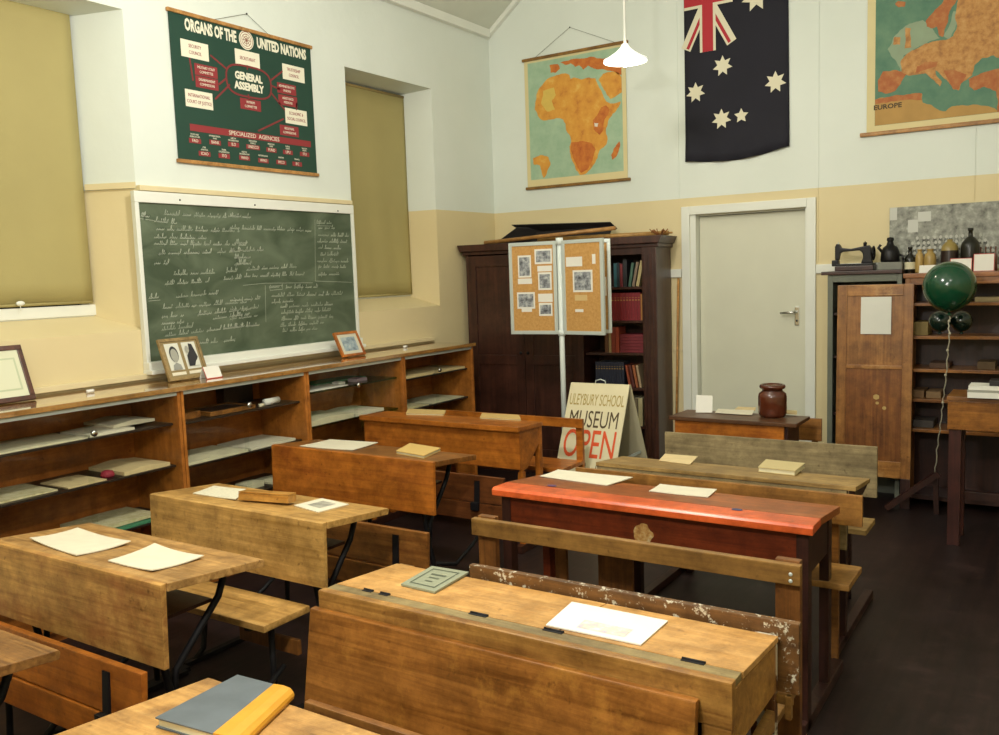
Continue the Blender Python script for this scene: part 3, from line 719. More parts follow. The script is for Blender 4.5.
# ------------------------------------------------------------------ wall hangings
def frame_cord(parent, a, top, b, x=None):
    m = MB(); m.tube([a, top, b], .0015, 6); m.build('hanging_cord', plain('thin_grey_cord', '6a6a60', .8), parent, True)
    m = MB(); m.ball(top, .006, seg=10); m.build('hanging_nail', M_iron, parent, True)

def un_poster():
    X = .012
    def P(u, v, e=0): q = at(160+u/4.082, v/4.082, 'x', X); return Vector((X+e, q.y, q.z))
    TL, TR, BR, BL = P(22, 30), P(615, 197), P(650, 715), P(74, 655)
    zt, zb = (TL.z+TR.z)/2, (BL.z+BR.z)/2; ya, yb = (TL.y+BL.y)/2, (TR.y+BR.y)/2
    t = thing('wall_chart', 'dark green printed wall chart headed ORGANS OF THE UNITED NATIONS', 'wall chart', (X, (ya+yb)/2, zb))
    Mg = plain('chart_green', '173f31', .6, var=.12, vscale=3)
    MB().box(.006, X, ya+.012, yb-.012, zb, zt).build('chart_sheet', Mg, t, True)
    for z in (zt, zb):
        m = MB(); m.box(.002, .022, ya, yb, z-.011, z+.011, .005); m.build('wooden_batten', W_stick, t, True)
    c = P(350, 45); frame_cord(t, (X, ya+.33, zt+.01), (X, (ya+yb)/2+.02, zt+.10), (X, yb-.38, zt+.01))
    Wm = plain('chart_white', 'e6e2cc', .6); Rm = plain('chart_red', '8c2c30', .6); Rl = plain('chart_red_line', '7c2a2c', .6)
    def pos(u, v, e): q = P(u, v); return Vector((X+e, q.y, q.z))
    def rect(cu, cv, w, h, mat, name, e=.0012, mb=None):
        q = P(cu, cv); m = mb or MB(); m.box(X, X+e, q.y-w/2, q.y+w/2, q.z-h/2, q.z+h/2)
        return m
    # white boxes, red boxes
    mw = MB(); mr = MB()
    whites = [(142, 205, ('SECURITY', 'COUNCIL')), (357, 242, ('SECRETARIAT',)), (545, 300, ('TRUSTEESHIP', 'COUNCIL')), (160, 407, ('INTERNATIONAL', 'COURT OF JUSTICE')), (556, 478, ('ECONOMIC &', 'SOCIAL COUNCIL'))]
    reds = [(188, 290, ('MILITARY STAFF', 'COMMITTEE')), (192, 340, ('DISARMAMENT', 'COMMISSION')), (370, 428, ('INTERIM', 'COMMITTEE')), (517, 364, ('ADMINISTRATIVE', 'UNIONS')), (522, 412, ('ASSISTANCE', 'MISSIONS')), (528, 535, ('REGIONAL', 'COMMISSIONS'))]
    for u, v, s in whites: rect(u, v, .195, .098, None, None, mb=mw)
    for u, v, s in reds: rect(u, v, .165, .066, None, None, mb=mr)
    small = [(143, 575, 'FAO', 'FOOD AND\nAGRICULTURE'), (225, 582, 'BANK', 'INTERNATIONAL\nBANK'), (300, 590, 'ILO', 'LABOUR\nORGANISATION'), (380, 601, 'UNESCO', 'EDUCATION\nSCIENCE'), (455, 613, 'FUND', 'MONETARY\nFUND'), (522, 622, 'UPU', 'POSTAL\nUNION'), (590, 630, 'ITU', 'TELECOM\nUNION'),
             (182, 628, 'ICAO', 'CIVIL\nAVIATION'), (262, 637, 'ITO', 'TRADE\nORGANISATION'), (345, 645, 'WHO', 'HEALTH\nORGANISATION'), (422, 656, 'WMO', 'METEOROLOGY'), (495, 663, 'IMCO', 'MARITIME'), (560, 670, 'IFC', 'FINANCE')]
    for u, v, a, b in small: rect(u, v, .085 if len(a) < 5 else .11, .028, None, None, mb=mr)
    q0, q1 = P(122, 518), P(615, 590); zc = (q0.z+q1.z)/2; mr.box(X, X+.0012, q0.y, q1.y, zc-.02, zc+.02)
    build_each(mw, 'white_panel', Wm, t, True); build_each(mr, 'red_panel', Rm, t, True)
    ml = MB()
    def line(*pts, w=.011):
        for a, b in zip(pts, pts[1:]):
            A = P(*a, .0006); B = P(*b, .0006); d = (B-A).normalized(); nn = Vector((0, -d.z, d.y))*w/2; ml.slab([A-nn, B-nn, B+nn, A+nn], (.0006, 0, 0))
    line((205, 225), (270, 280)); line((120, 235), (135, 330)); line((270, 320), (240, 345)); line((285, 345), (225, 405)); line((450, 330), (500, 290)); line((455, 350), (490, 365)); line((450, 375), (510, 450)); line((505, 485), (400, 535)); line((360, 385), (365, 410)); line((558, 420), (556, 450)); line((355, 265), (356, 285), w=.008)
    oc = P(364, 335); pts = []
    for k in range(33):
        a = 2*PI*k/32; ex = .26/2+.03; ey = .085
        cx_ = math.copysign(abs(math.cos(a))**.6, math.cos(a))*ex*1.12; cz_ = math.copysign(abs(math.sin(a))**.7, math.sin(a))*ey*1.1
        pts.append(Vector((X+.001, oc.y+cx_, oc.z+cz_)))
    for a, b in zip(pts, pts[1:]):
        d = (b-a).normalized(); nn = Vector((0, -d.z, d.y))*.006; ml.slab([a-nn, b-nn, b+nn, a+nn], (.0006, 0, 0))
    ml.build('red_connecting_lines', Rl, t, True)
    E = .0022; I = []
    hz = P(230, 130).z
    q = P(198, 128); q2 = P(490, 195); zh = (P(90, 105).z+P(595, 220).z)/2
    I.append(('ORGANS OF THE', .092, onleft((X+.001, P(200, 0).y, zh)), .53, .004)); I.append(('UNITED NATIONS', .086, onleft((X+.001, P(486, 0).y, zh)), .60, .004))
    g = P(362, 320); I.append(('GENERAL', .062, onleft((X+.001, g.y, oc.z+.026)), .82, .003)); I.append(('ASSEMBLY', .062, onleft((X+.001, g.y, oc.z-.034)), .82, .003))
    I.append(('SPECIALIZED  AGENCIES', .036, onleft((X+E, (q0.y+q1.y)/2, zc)), 1.05, 0))
    for u, v, s in reds:
        c = P(u, v)
        for i, l in enumerate(s): I.append((l, .022, onleft((X+E, c.y, c.z+.013-i*.026)), .8, 0))
    for u, v, a, b in small:
        c = P(u, v); I.append((a, .026, onleft((X+E, c.y, c.z)), .85, 0)); I.append((b, .0135, onleft((X+.001, c.y, c.z+.030)), .8, 0))
    join_text(I, Wm, 'white_lettering', t)
    for u, v, s in whites:
        c = P(u, v); I = []
        for i, l in enumerate(s): I.append((l, .028, onleft((X+E, c.y, c.z+(.018 if len(s) > 1 else 0)-i*.036)), .72, 0))
        join_text(I, Rm, 'red_lettering', t)
    # emblem: pale disc with ring and globe grid
    e = P(352, 168); m = MB()
    def disc(mb, cy, cz, r, x, n=28): mb.slab([(x, cy+r*math.cos(2*PI*k/n), cz+r*math.sin(2*PI*k/n)) for k in range(n)], (.0008, 0, 0))
    disc(m, e.y, zh, .058, X+.0005); em = m.build('emblem', Wm, t, True)
    m = MB()
    for r in (.050, .036, .022, .01):
        pr = [Vector((X+.0018, e.y+r*math.cos(2*PI*k/28), zh+r*math.sin(2*PI*k/28))) for k in range(29)]
        for a, b in zip(pr, pr[1:]):
            d = (b-a).normalized(); nn = Vector((0, -d.z, d.y))*.0018; m.poly([a-nn, b-nn, b+nn, a+nn])
    for k in range(4):
        a = PI*k/4; d = Vector((0, math.cos(a), math.sin(a))); nn = Vector((0, -d.z, d.y))*.0015; c = Vector((X+.0018, e.y, zh)); m.poly([c-d*.036-nn, c+d*.036-nn, c+d*.036+nn, c-d*.036+nn])
    m.build('emblem_lines', plain('emblem_brown', '8c4a36', .6), em, True)
un_poster()

M_sea = printed('map_sea', ('8fae90', '9cb79a', 'a8c0a2'), 8, 4); M_land = printed('map_land_orange', ('b8702c', 'cf8e35', 'd69a3c', 'dcb058'), 11, 8)
M_land2 = printed('map_highland', ('a8501c', 'c06c28', 'cc8030'), 16, 8); M_margin = plain('map_margin', 'd8ca98', .7, var=.06)
def coast(P, amp=.09, depth=3, seed=1):
    rnd = random.Random(seed); P = [Vector((p.x, 0, p.z)) for p in P]
    for d in range(depth):
        Q = []
        for a, b in zip(P, P[1:]+P[:1]):
            v = b-a; n = Vector((-v.z, 0, v.x)); Q += [a.copy(), (a+b)/2+n*rnd.uniform(-amp, amp)]
        P = Q
    return P
def clip(P, x0, x1, z0, z1):
    for ax, lim, sg in ((0, x0, 1), (0, x1, -1), (2, z0, 1), (2, z1, -1)):
        Q = []
        for a, b in zip(P, P[1:]+P[:1]):
            ia = (a[ax]-lim)*sg >= 0; ib = (b[ax]-lim)*sg >= 0
            if ia: Q.append(a)
            if ia != ib: Q.append(a+(b-a)*((lim-a[ax])/(b[ax]-a[ax])))
        P = Q
    return P
def pmap(Fn, name, pts, mat, parent, e):
    m = MB(); P = clip(coast([Fn(*p) for p in pts], seed=len(name)), .392, 1.27, 2.45, 3.424); m.slab([(p.x, -.012-e, p.z) for p in P], (0, .0006, 0)); return m.build(name, mat, parent, True)
def africa():
    Y = -.012
    def F(u, v): return at(520+u/4.742, 40+v/4.742, 'y', Y)
    x0, x1, zb, zt = .352, 1.322, 2.378, 3.455
    t = thing('wall_map', 'faded wall map of Africa in orange on pale green, hung left of the lamp', 'map', ((x0+x1)/2, Y, zb))
    MB().box(x0+.01, x1-.015, -.012, -.008, zb, zt).build('map_sheet', M_margin, t, True)
    MB().box(x0+.045, x1-.05, -.0126, -.0118, zb+.07, zt-.03).build('sea', M_sea, t, True)
    for z in (zb, zt):
        MB().box(x0-.005, x1+.01, -.026, -.004, z-.012, z+.012, .006).build('wooden_batten', wood('map_batten', '9c7434', '7c5824', .5), t, True)
    frame_cord(t, (x0+.12, Y, zt+.01), (x0+.46, Y, zt+.2), (x1-.1, Y, zt+.01))
    AF = [(150, 175), (185, 165), (215, 158), (235, 168), (240, 185), (258, 178), (290, 188), (330, 178), (358, 182), (365, 200), (375, 225), (395, 262), (408, 290), (430, 302), (478, 292), (470, 315), (440, 350), (418, 385), (408, 420), (415, 465), (410, 495), (380, 520), (368, 560), (340, 605), (315, 632), (285, 640), (268, 620), (255, 585), (240, 545), (235, 505), (243, 480), (235, 450), (218, 425), (215, 395), (205, 378), (175, 370), (140, 378), (105, 380), (85, 360), (70, 330), (72, 300), (78, 260), (95, 225), (120, 195)]
    pmap(F, 'african_continent', AF, M_land, t, .0012)
    pmap(F, 'southern_highlands', [(245, 485), (290, 478), (340, 490), (360, 520), (345, 570), (320, 615), (290, 630), (270, 600), (250, 555), (240, 515)], M_land2, t, .002)
    pmap(F, 'east_highlands', [(345, 380), (385, 320), (410, 310), (425, 330), (400, 380), (395, 430), (380, 450), (350, 425)], M_land2, t, .002)
    pmap(F, 'pale_desert', [(110, 240), (160, 225), (170, 260), (150, 290), (165, 330), (130, 340), (100, 300)], plain('map_yellow', 'd8b858', .7, var=.1, vscale=20), t, .002)
    pmap(F, 'arabian_peninsula', [(372, 190), (395, 160), (440, 150), (470, 160), (490, 185), (492, 240), (462, 262), (430, 280), (412, 262), (395, 230)], M_land, t, .0012)
    pmap(F, 'island', [(472, 480), (475, 500), (455, 555), (438, 568), (432, 545), (445, 515)], M_land2, t, .0012)
    pmap(F, 'iberia', [(140, 120), (180, 115), (190, 135), (170, 155), (145, 155)], M_land2, t, .0012)
    pmap(F, 'south_europe', [(190, 108), (240, 92), (300, 88), (350, 80), (410, 85), (470, 110), (494, 140), (494, 170), (440, 148), (400, 140), (350, 136), (322, 122), (300, 140), (280, 120), (262, 128), (240, 110), (215, 118)], M_land2, t, .0012)
    pmap(F, 'inset_land', [(62, 560), (100, 545), (135, 555), (145, 590), (125, 640), (112, 655), (102, 620), (95, 595), (65, 590)], M_land, t, .0012)
    pmap(F, 'lake', [(352, 392), (372, 395), (368, 412), (354, 410)], plain('lake_pale', 'd8d0c0', .7), t, .0028)
africa()
def europe():
    Y = -.012
    def F(u, v): return at(860+u/5.252, v/5.252, 'y', Y)
    x0, x1, zb, zt = 3.11, 4.60, 2.53, 3.72
    t = thing('wall_map', 'wall map of Europe in tan and deep green, top right above the photograph', 'map', ((x0+x1)/2, Y, zb))
    MB().box(x0+.012, x1, -.012, -.008, zb, zt).build('map_sheet', M_margin, t, True)
    MB().box(x0+.065, x1-.05, -.0126, -.0118, zb+.05, zt-.05).build('sea', printed('deep_map_sea', ('4c7560', '5a8068', '6a8c70'), 7, 5), t, True)
    for z in (zb, zt): MB().box(x0-.03, x1+.02, -.03, -.004, z-.018, z+.010, .008).build('wooden_batten', W_stick, t, True)
    Lm = printed('europe_land', ('96663a', 'b88448', 'c89c60'), 24, 9); Hm = printed('europe_highland', ('a0542c', 'ac6838', 'b8824a'), 18, 8); Sh = plain('map_shallow', '8ea084', .7, var=.1, vscale=12)
    q = F(730, 0); dx = x1-.05
    def PM(n, pts, mat, e, ext=False):
        m = MB(); P = clip(coast([F(*p) for p in pts], seed=len(n)+3), x0+.066, dx, zb+.051, zt-.05)
        m.slab([(p.x, Y-e, p.z) for p in P], (0, .0006, 0)); m.build(n, mat, t, True)
    PM('shallow_sea', [(145, 260), (180, 190), (240, 135), (330, 105), (380, 150), (420, 200), (300, 250), (230, 290), (215, 380), (180, 310)], Sh, .0009)
    PM('baltic_shallows', [(440, 190), (490, 60), (530, 60), (500, 150), (470, 210)], Sh, .0009)
    PM('mainland', [(218, 385), (215, 320), (240, 290), (300, 255), (340, 230), (400, 215), (450, 210), (490, 190), (510, 140), (500, 80), (530, -30), (620, -60), (900, -80), (1500, -80), (1500, 330), (900, 320), (760, 310), (700, 290), (640, 305), (600, 345), (590, 395), (560, 420), (530, 440), (520, 475), (490, 470), (470, 440), (430, 400), (395, 370), (400, 395), (430, 430), (420, 455), (380, 415), (345, 385), (300, 392), (250, 395)], Lm, .0015)
    PM('scandinavia', [(350, 140), (345, 110), (380, 70), (430, 20), (470, -60), (540, -80), (520, -20), (470, 60), (455, 130), (435, 195), (415, 185), (405, 140), (375, 150)], Hm, .0015)
    PM('iberia', [(95, 480), (95, 420), (120, 375), (180, 368), (245, 392), (215, 440), (180, 480), (130, 492)], Hm, .002)
    PM('alps', [(290, 385), (300, 350), (340, 325), (410, 325), (400, 350), (350, 365)], Hm, .0024)
    PM('balkans', [(440, 370), (500, 370), (560, 390), (540, 430), (515, 470), (485, 460), (465, 420)], Hm, .0024)
    PM('british_isles', [(235, 255), (240, 145), (268, 150), (270, 250)], Lm, .002); PM('ireland', [(175, 235), (180, 195), (212, 195), (210, 235)], Lm, .002)
    PM('asia_minor', [(575, 455), (570, 415), (620, 395), (730, 360), (900, 350), (900, 560), (720, 590), (715, 480), (650, 455), (600, 475)], Hm, .0018)
    PM('north_africa', [(62, 530), (150, 510), (260, 495), (325, 490), (330, 540), (400, 570), (450, 585), (480, 560), (560, 555), (650, 555), (730, 590), (900, 590), (900, 700), (62, 660)], plain('europe_desert', 'b8904e', .7, var=.15, vscale=10), .0015)
    PM('atlas_range', [(62, 545), (62, 530), (150, 510), (260, 495), (325, 492), (325, 525), (200, 530)], Hm, .0024)
    PM('iceland', [(185, 20), (200, 5), (240, 10), (235, 35), (200, 38)], Hm, .0018)
    p = F(145, 560); text_mesh('EUROPE', .045, plain('map_ink', '3c3426', .7), 'map_title', t, onback((p.x, Y-.0035, p.z)), 1.1, .001)
europe()

def flag():
    x0, x1 = 1.80, 2.583; zt = 4.03
    t = thing('flag', 'dark navy flag with a red and white cross canton and white stars, hung vertically', 'flag', ((x0+x1)/2, -.01, 2.5))
    def F(u, v): return at(680+u/4.45, v/4.45, 'y', -.012)
    bot = [F(35, 720), F(110, 721), (F(200, 718)), F(280, 708), F(350, 692), F(430, 668), F(490, 648)]
    n = 28; m = MB(); rows = 20; M_navy = plain('navy_cloth', '1b1a26', .85, var=.2, vscale=3)
    def zb(x):
        for a, b in zip(bot, bot[1:]):
            if a.x <= x <= b.x: return a.z+(b.z-a.z)*(x-a.x)/(b.x-a.x)
        return bot[0].z if x < bot[0].x else bot[-1].z
    G = []
    for j in range(rows+1):
        q = j/rows; row = []
        for i in range(n+1):
            x = x0+(x1-x0)*i/n+(.012*(1-q) if i > n/2 else 0); z = zb(min(x, x1))*(1-q)+zt*q
            d = .022*max(0, 1-q*9)*(1+math.sin(i*.8))
            row.append(m.b.verts.new((x, -.010-d*.6, z)))
        G.append(row)
    for j in range(rows):
        for i in range(n):
            f = m.b.faces.new((G[j][i], G[j][i+1], G[j+1][i+1], G[j+1][i])); f.smooth = True
    o = m.build('flag_cloth', M_navy, t, True); o.modifiers.new('s', 'SOLIDIFY').thickness = .002
    Wm = plain('flag_white', 'dcd6bc', .8); Rm = plain('flag_red', 'b02a34', .8); Y = -.0145
    def P(mb, pts, e): mb.slab([(p.x, Y-e, p.z) for p in pts], (0, .0006, 0))
    # canton: centre of the cross, half width a (x) and half height b (z)
    c = F(118, 0); xl = x0+.004; xr = F(236, 150).x; zbm = F(120, 230).z; cx_ = (xl+xr)/2-.005; cz_ = c.z+.005; b = cz_-zbm; zt2 = cz_+b
    def V(x, z): return Vector((x, 0, z))
    mw = MB(); mr = MB()
    vw, vr = .062, .042
    P(mw, [V(cx_-vw, zbm), V(cx_+vw, zbm), V(cx_+vw, min(zt2, zt-.01)), V(cx_-vw, min(zt2, zt-.01))], .0008); P(mw, [V(xl, cz_-.055), V(xr, cz_-.055), V(xr, cz_+.055), V(xl, cz_+.055)], .0012)
    P(mr, [V(cx_-vr, zbm), V(cx_+vr, zbm), V(cx_+vr, min(zt2, zt-.01)), V(cx_-vr, min(zt2, zt-.01))], .0016); P(mr, [V(xl, cz_-.034), V(xr, cz_-.034), V(xr, cz_+.034), V(xl, cz_+.034)], .0022)
    for sx in (-1, 1):
        for sz in (-1, 1):
            X = xl if sx < 0 else xr; Z = zbm+.02 if sz < 0 else min(zt2-.02, zt-.03)
            d = Vector((X-cx_, 0, Z-cz_)).normalized(); nn = Vector((-d.z, 0, d.x)); o_ = V(cx_, cz_)
            L_ = (Vector((X, 0, Z))-o_).length
            P(mw, [o_-nn*.04, o_+d*(L_-.02)-nn*.04, o_+d*(L_-.02)+nn*.04, o_+nn*.04], .0003 if sz > 0 else .0004)
            k = sx*sz
            P(mr, [o_+nn*.0, o_+d*(L_-.03)+nn*.0, o_+d*(L_-.03)+nn*.024*k, o_+nn*.024*k], .0006)
    mw.build('white_crosses', Wm, t, True); mr.build('red_crosses', Rm, t, True)
    ms = MB()
    def star(u, v, r, pts=7, ri=.54, rot=PI/2):
        p = F(u, v); r *= .93; ms.slab([(p.x+(r if k % 2 == 0 else r*ri)*math.cos(rot+PI*k/pts), Y-.0004, p.z+(r if k % 2 == 0 else r*ri)*math.sin(rot+PI*k/pts)) for k in range(2*pts)], (0, .0006, 0))
    star(190, 293, .083); star(425, 365, .086); star(70, 412, .083); star(185, 530, .083); star(273, 515, .06, 5, .5); star(340, -18, .12)
    build_each(ms, 'white_star', Wm, t, True)
flag()

def class_photo():
    x0, x1, z0, z1 = 3.28, 4.02, 1.60, 2.012; Y = -.026
    t = thing('class_photograph', 'large black and white group photograph on the wall behind the bottles', 'photograph', ((x0+x1)/2, Y, z0))
    MB().box(x0, x1, -.026, -.022, z0, z1).build('print', printed('group_photo_grey', ('50514c', '85867e', '9fa096', 'c8c9c0'), 18, 10), t, True)
    rnd = random.Random(5); mh = MB(); md = MB()
    for r in range(5):
        z = 1.66+r*.034
        for k in range(20-r*2):
            x = x0+.06+r*.03+k*.034+rnd.uniform(-.006, .006)
            mh.slab([(x+.009*math.cos(2*PI*q/8), Y-.0006, z+.012*math.sin(2*PI*q/8)) for q in range(8)], (0, .0005, 0))
            md.slab([(x-.014, Y-.0003, z-.03), (x+.014, Y-.0003, z-.03), (x+.010, Y-.0003, z-.008), (x-.010, Y-.0003, z-.008)], (0, .0002, 0))
    mh.build('pupils_faces', plain('photo_light', 'b8b8ae', .5), t, True); md.build('pupils_clothes', printed('clothes_grey', ('33342f', '6a6b64', 'a5a69c'), 30, 3), t, True)
    m = MB()
    for u0, v0, u1, v1 in ((918, 212, 931, 221), (908, 220, 918, 232), (890, 208, 897, 220)):
        a = at(u0, v0, 'y', Y); b = at(u1, v1, 'y', Y); m.box(a.x, b.x, Y-.0008, Y, b.z, a.z)
    build_each(m, 'photo_window', plain('photo_window_pale', 'bfc0b6', .4), t, True)
class_photo()

# ------------------------------------------------------------------ pendant lamp
def pendant():
    c = Vector((2.02, -1.6, 0)); pt = at(625, 46, 'y', -1.6); pr = at(645, 62, 'y', -1.6); pl = at(602, 62, 'y', -1.6)
    c.x = (pr.x+pl.x)/2; c.x = pt.x; R = (pr.x-pl.x)/2*.93; zt = pt.z; zb = (pl.z+pr.z)/2-.0
    t = thing('pendant_lamp', 'white cone-shaped pendant lamp hanging in front of the back wall', 'lamp', (c.x, c.y, zb))
    m = MB()
    m.lathe([(.018, zt+.012-0), (.03, zt-.01), (R*.45, zb+(zt-zb)*.60), (R*.85, zb+(zt-zb)*.22), (R, zb+.012), (R, zb-.002), (R*.97, zb), (R*.8, zb+(zt-zb)*.18), (R*.4, zb+(zt-zb)*.5), (.02, zt-.02)], (c.x, c.y, 0), 40)
    sm = plain('opal_shade', 'f2f1ea', .3, emit=.7); m.build('lamp_shade', sm, t, True)
    m = MB(); m.tube([(c.x, c.y, zt), (c.x, c.y, ZP-.005)], .009, 10); m.lathe([(0, ZP-.05), (.05, ZP-.03), (.06, ZP-.001), (0, ZP-.001)], (c.x, c.y, 0), 20); m.build('hanging_rod', M_white, t, True)
    m = MB(); m.ball((c.x, c.y, zb+.012), .042, (1, 1, 1), 20); m.tube([(c.x, c.y, zb+.04), (c.x, c.y, zt-.02)], .018, 12)
    m.build('light_bulb', plain('glowing_bulb', 'fff4dc', .3, emit=5), t, True)
    l = light('pendant_bulb_light', (c.x, c.y, zb-.05), 12, (1, .9, .72), .045)
pendant()

# ------------------------------------------------------------------ desks
def slope(yf, d, z0, z1):
    return lambda p: z0+(z1-z0)*max(0, min(1, (p.y-yf)/d))
def iron_desk(label, x0, x1, yf, d, zf, zb, mt, ma, seat, apron_lo, mseat, apron_skew=0, relseat=.58, seat_z=(.27, .557), sx=None):
    xc = (x0+x1)/2
    t = thing('school_desk', label, 'school desk', (xc, yf, 0)); w = (x1-x0)/2; th = .026
    m = MB(); m.prism([(.001, zf), (d, zb), (d+.006, zb-.008), (d, zb-th), (.001, zf-th)], 0, 'x', -w, w, .003); m.build('desktop', mt, t)
    m = MB(); m.prism([(-.028, apron_lo), (-.010, apron_lo), (0, zf+.001), (-.020, zf-.001)], 0, 'x', -w+.002, w-.004, .003); m.build('front_board', ma, t)
    MB().box(-w+.16, w-.15, .03, d-.10, zb-.14, zb-.128, .002).build('book_shelf', W_dbx, t)
    sw0, sw1 = (-w, w) if sx is None else (sx[0]-xc, sx[1]-xc)
    for s in (-1, 1):
        X = s*(w-.13)
        pts = [(X, .06, zf-.045), (X, .05, .5), (X, .08, .32), (X, .12, .18), (X, .1, .05), (X, .05, .012)]
        m = MB(); m.tube(pts, .013, 10); m.tube([(X, d-.05, zb-.03), (X, d-.09, zb-.12), (X, .1, .42), (X, .085, .32)], .012, 10)
        m.bar((X, .0, .012), (X, relseat+.09, .012), .03, .02)
        m.tube([(X, .11, .2), (X, .3, .14), (X, relseat-.12, .2), (X, relseat-.03, .25)], .011, 10)
        m.build('leg', M_iron, t)
    # seat support legs
    for s in (-1, 1):
        X = (sw1-.1) if s > 0 else (sw0+.1)
        X2 = s*(w-.13)
        if seat == 'flat':
            m = MB(); m.tube([(X, relseat-.03, .02), (X, relseat-.03, seat_z[1]-.03)], .012, 10); m.bar((X, relseat-.14, seat_z[1]-.034), (X, relseat+.08, seat_z[1]-.034), .03, .012); m.bar((X, relseat-.14, .01), (X, relseat+.12, .01), .04, .02)
        else:
            m = MB(); m.tube([(X, relseat+.05, .02), (X, relseat+.06, .2), (X, relseat+.04, seat_z[1]-.05)], .012, 10)
            m.bar((X, relseat-.05, .01), (X, relseat+.09, .01), .04, .02)
        m.build('seat_leg', M_iron, t)
    if seat == 'flat':
        m = MB(); m.box(sw0, sw1, relseat-.15, relseat+.075, seat_z[1]-.026, seat_z[1], .007); m.build('seat', mseat, t)
        m = MB(); m.box(sw1-.35, sw1-.03, relseat+.03, relseat+.05, .265, .322, .004); m.build('foot_rail', W_midz, t)
    else:
        zl, zh = seat_z; zm = zl+(zh-zl)*.38
        m = MB(); m.prism([(relseat, zm+.006), (relseat+.018, zm+.006), (relseat+.03, zh), (relseat+.008, zh)], 0, 'x', sw0, sw1, .004); m.build('backrest', mseat, t)
        m = MB(); m.prism([(relseat-.006, zl), (relseat+.014, zl), (relseat+.016, zm), (relseat-.004, zm)], 0, 'x', sw0, sw1-.004, .004); m.build('tip_up_seat', mseat, t)
        for X in (sw1-.17, sw0+.17):
            m = MB(); m.prism([(relseat-.012, zm-.02), (relseat-.002, zm-.02), (relseat+.012, zh-.03), (relseat+.0, zh-.025)], 0, 'x', X-.016, X+.016); m.box(X-.03, X+.018, relseat-.03, relseat-.006, zm-.035, zm+.01, .005)
            m.build('hinge_strap', M_iron, t)
    return t

# left column, front to back
D = {}
iron_desk('bare worn desk cut off by the bottom left corner, seat board tipped up', 1.12, 2.185, -5.87, .375, .76, .724, wood('brown_worn_desktop', 'a87a42', '6e4824', .42, 'x', wear='5a3c20', wear_amt=.25), W_pine, 'tip', .5, W_orange, relseat=.655, seat_z=(.25, .518), sx=(1.12, 2.095))
s = slope(-5.1, .375, .76, .724); D['L1'] = s
iron_desk('pale worn wooden desk with two white papers on it and a flat bench seat', 1.10, 2.098, -5.1, .375, .76, .724, W_pine, W_pinered, 'flat', .497, W_pine2, relseat=.585, seat_z=(.25, .45), sx=(1.1, 2.01))
D['L2'] = slope(-4.385, .345, .76, .728)
iron_desk('pale pine desk with a small wooden box lying on it', 1.04, 2.068, -4.385, .345, .76, .728, W_pine2, W_pine2, 'tip', .512, W_midz if False else W_orange_top, relseat=.58, seat_z=(.27, .557))
D['L3'] = slope(-3.36, .34, .76, .728)
iron_desk('orange-brown varnished desk with a book and paper on it, near the middle of the cabinets', .68, 1.80, -3.36, .34, .76, .728, W_orange_top, W_orange, 'tip', .498, wood('red_brown_board', '7c4a26', '5c3218', .38), relseat=.58, seat_z=(.30, .548))

# front desk with the blue-grey book: edge of a worn pine top
D['R0'] = slope(-5.83, .42, .765, .724)
def r0():
    t = iron_desk('pale worn pine desk in the front with the grey yellow-spined book on it', 2.665, 3.70, -5.83, .42, .765, .724, wood('very_worn_pine', 'c79c5c', 'a3783e', .42, 'x', wear='6b4a28', wear_amt=.4, wear_scale=9), W_pine, 'tip', .5, W_mid, relseat=.71, seat_z=(.26, .532))
r0()

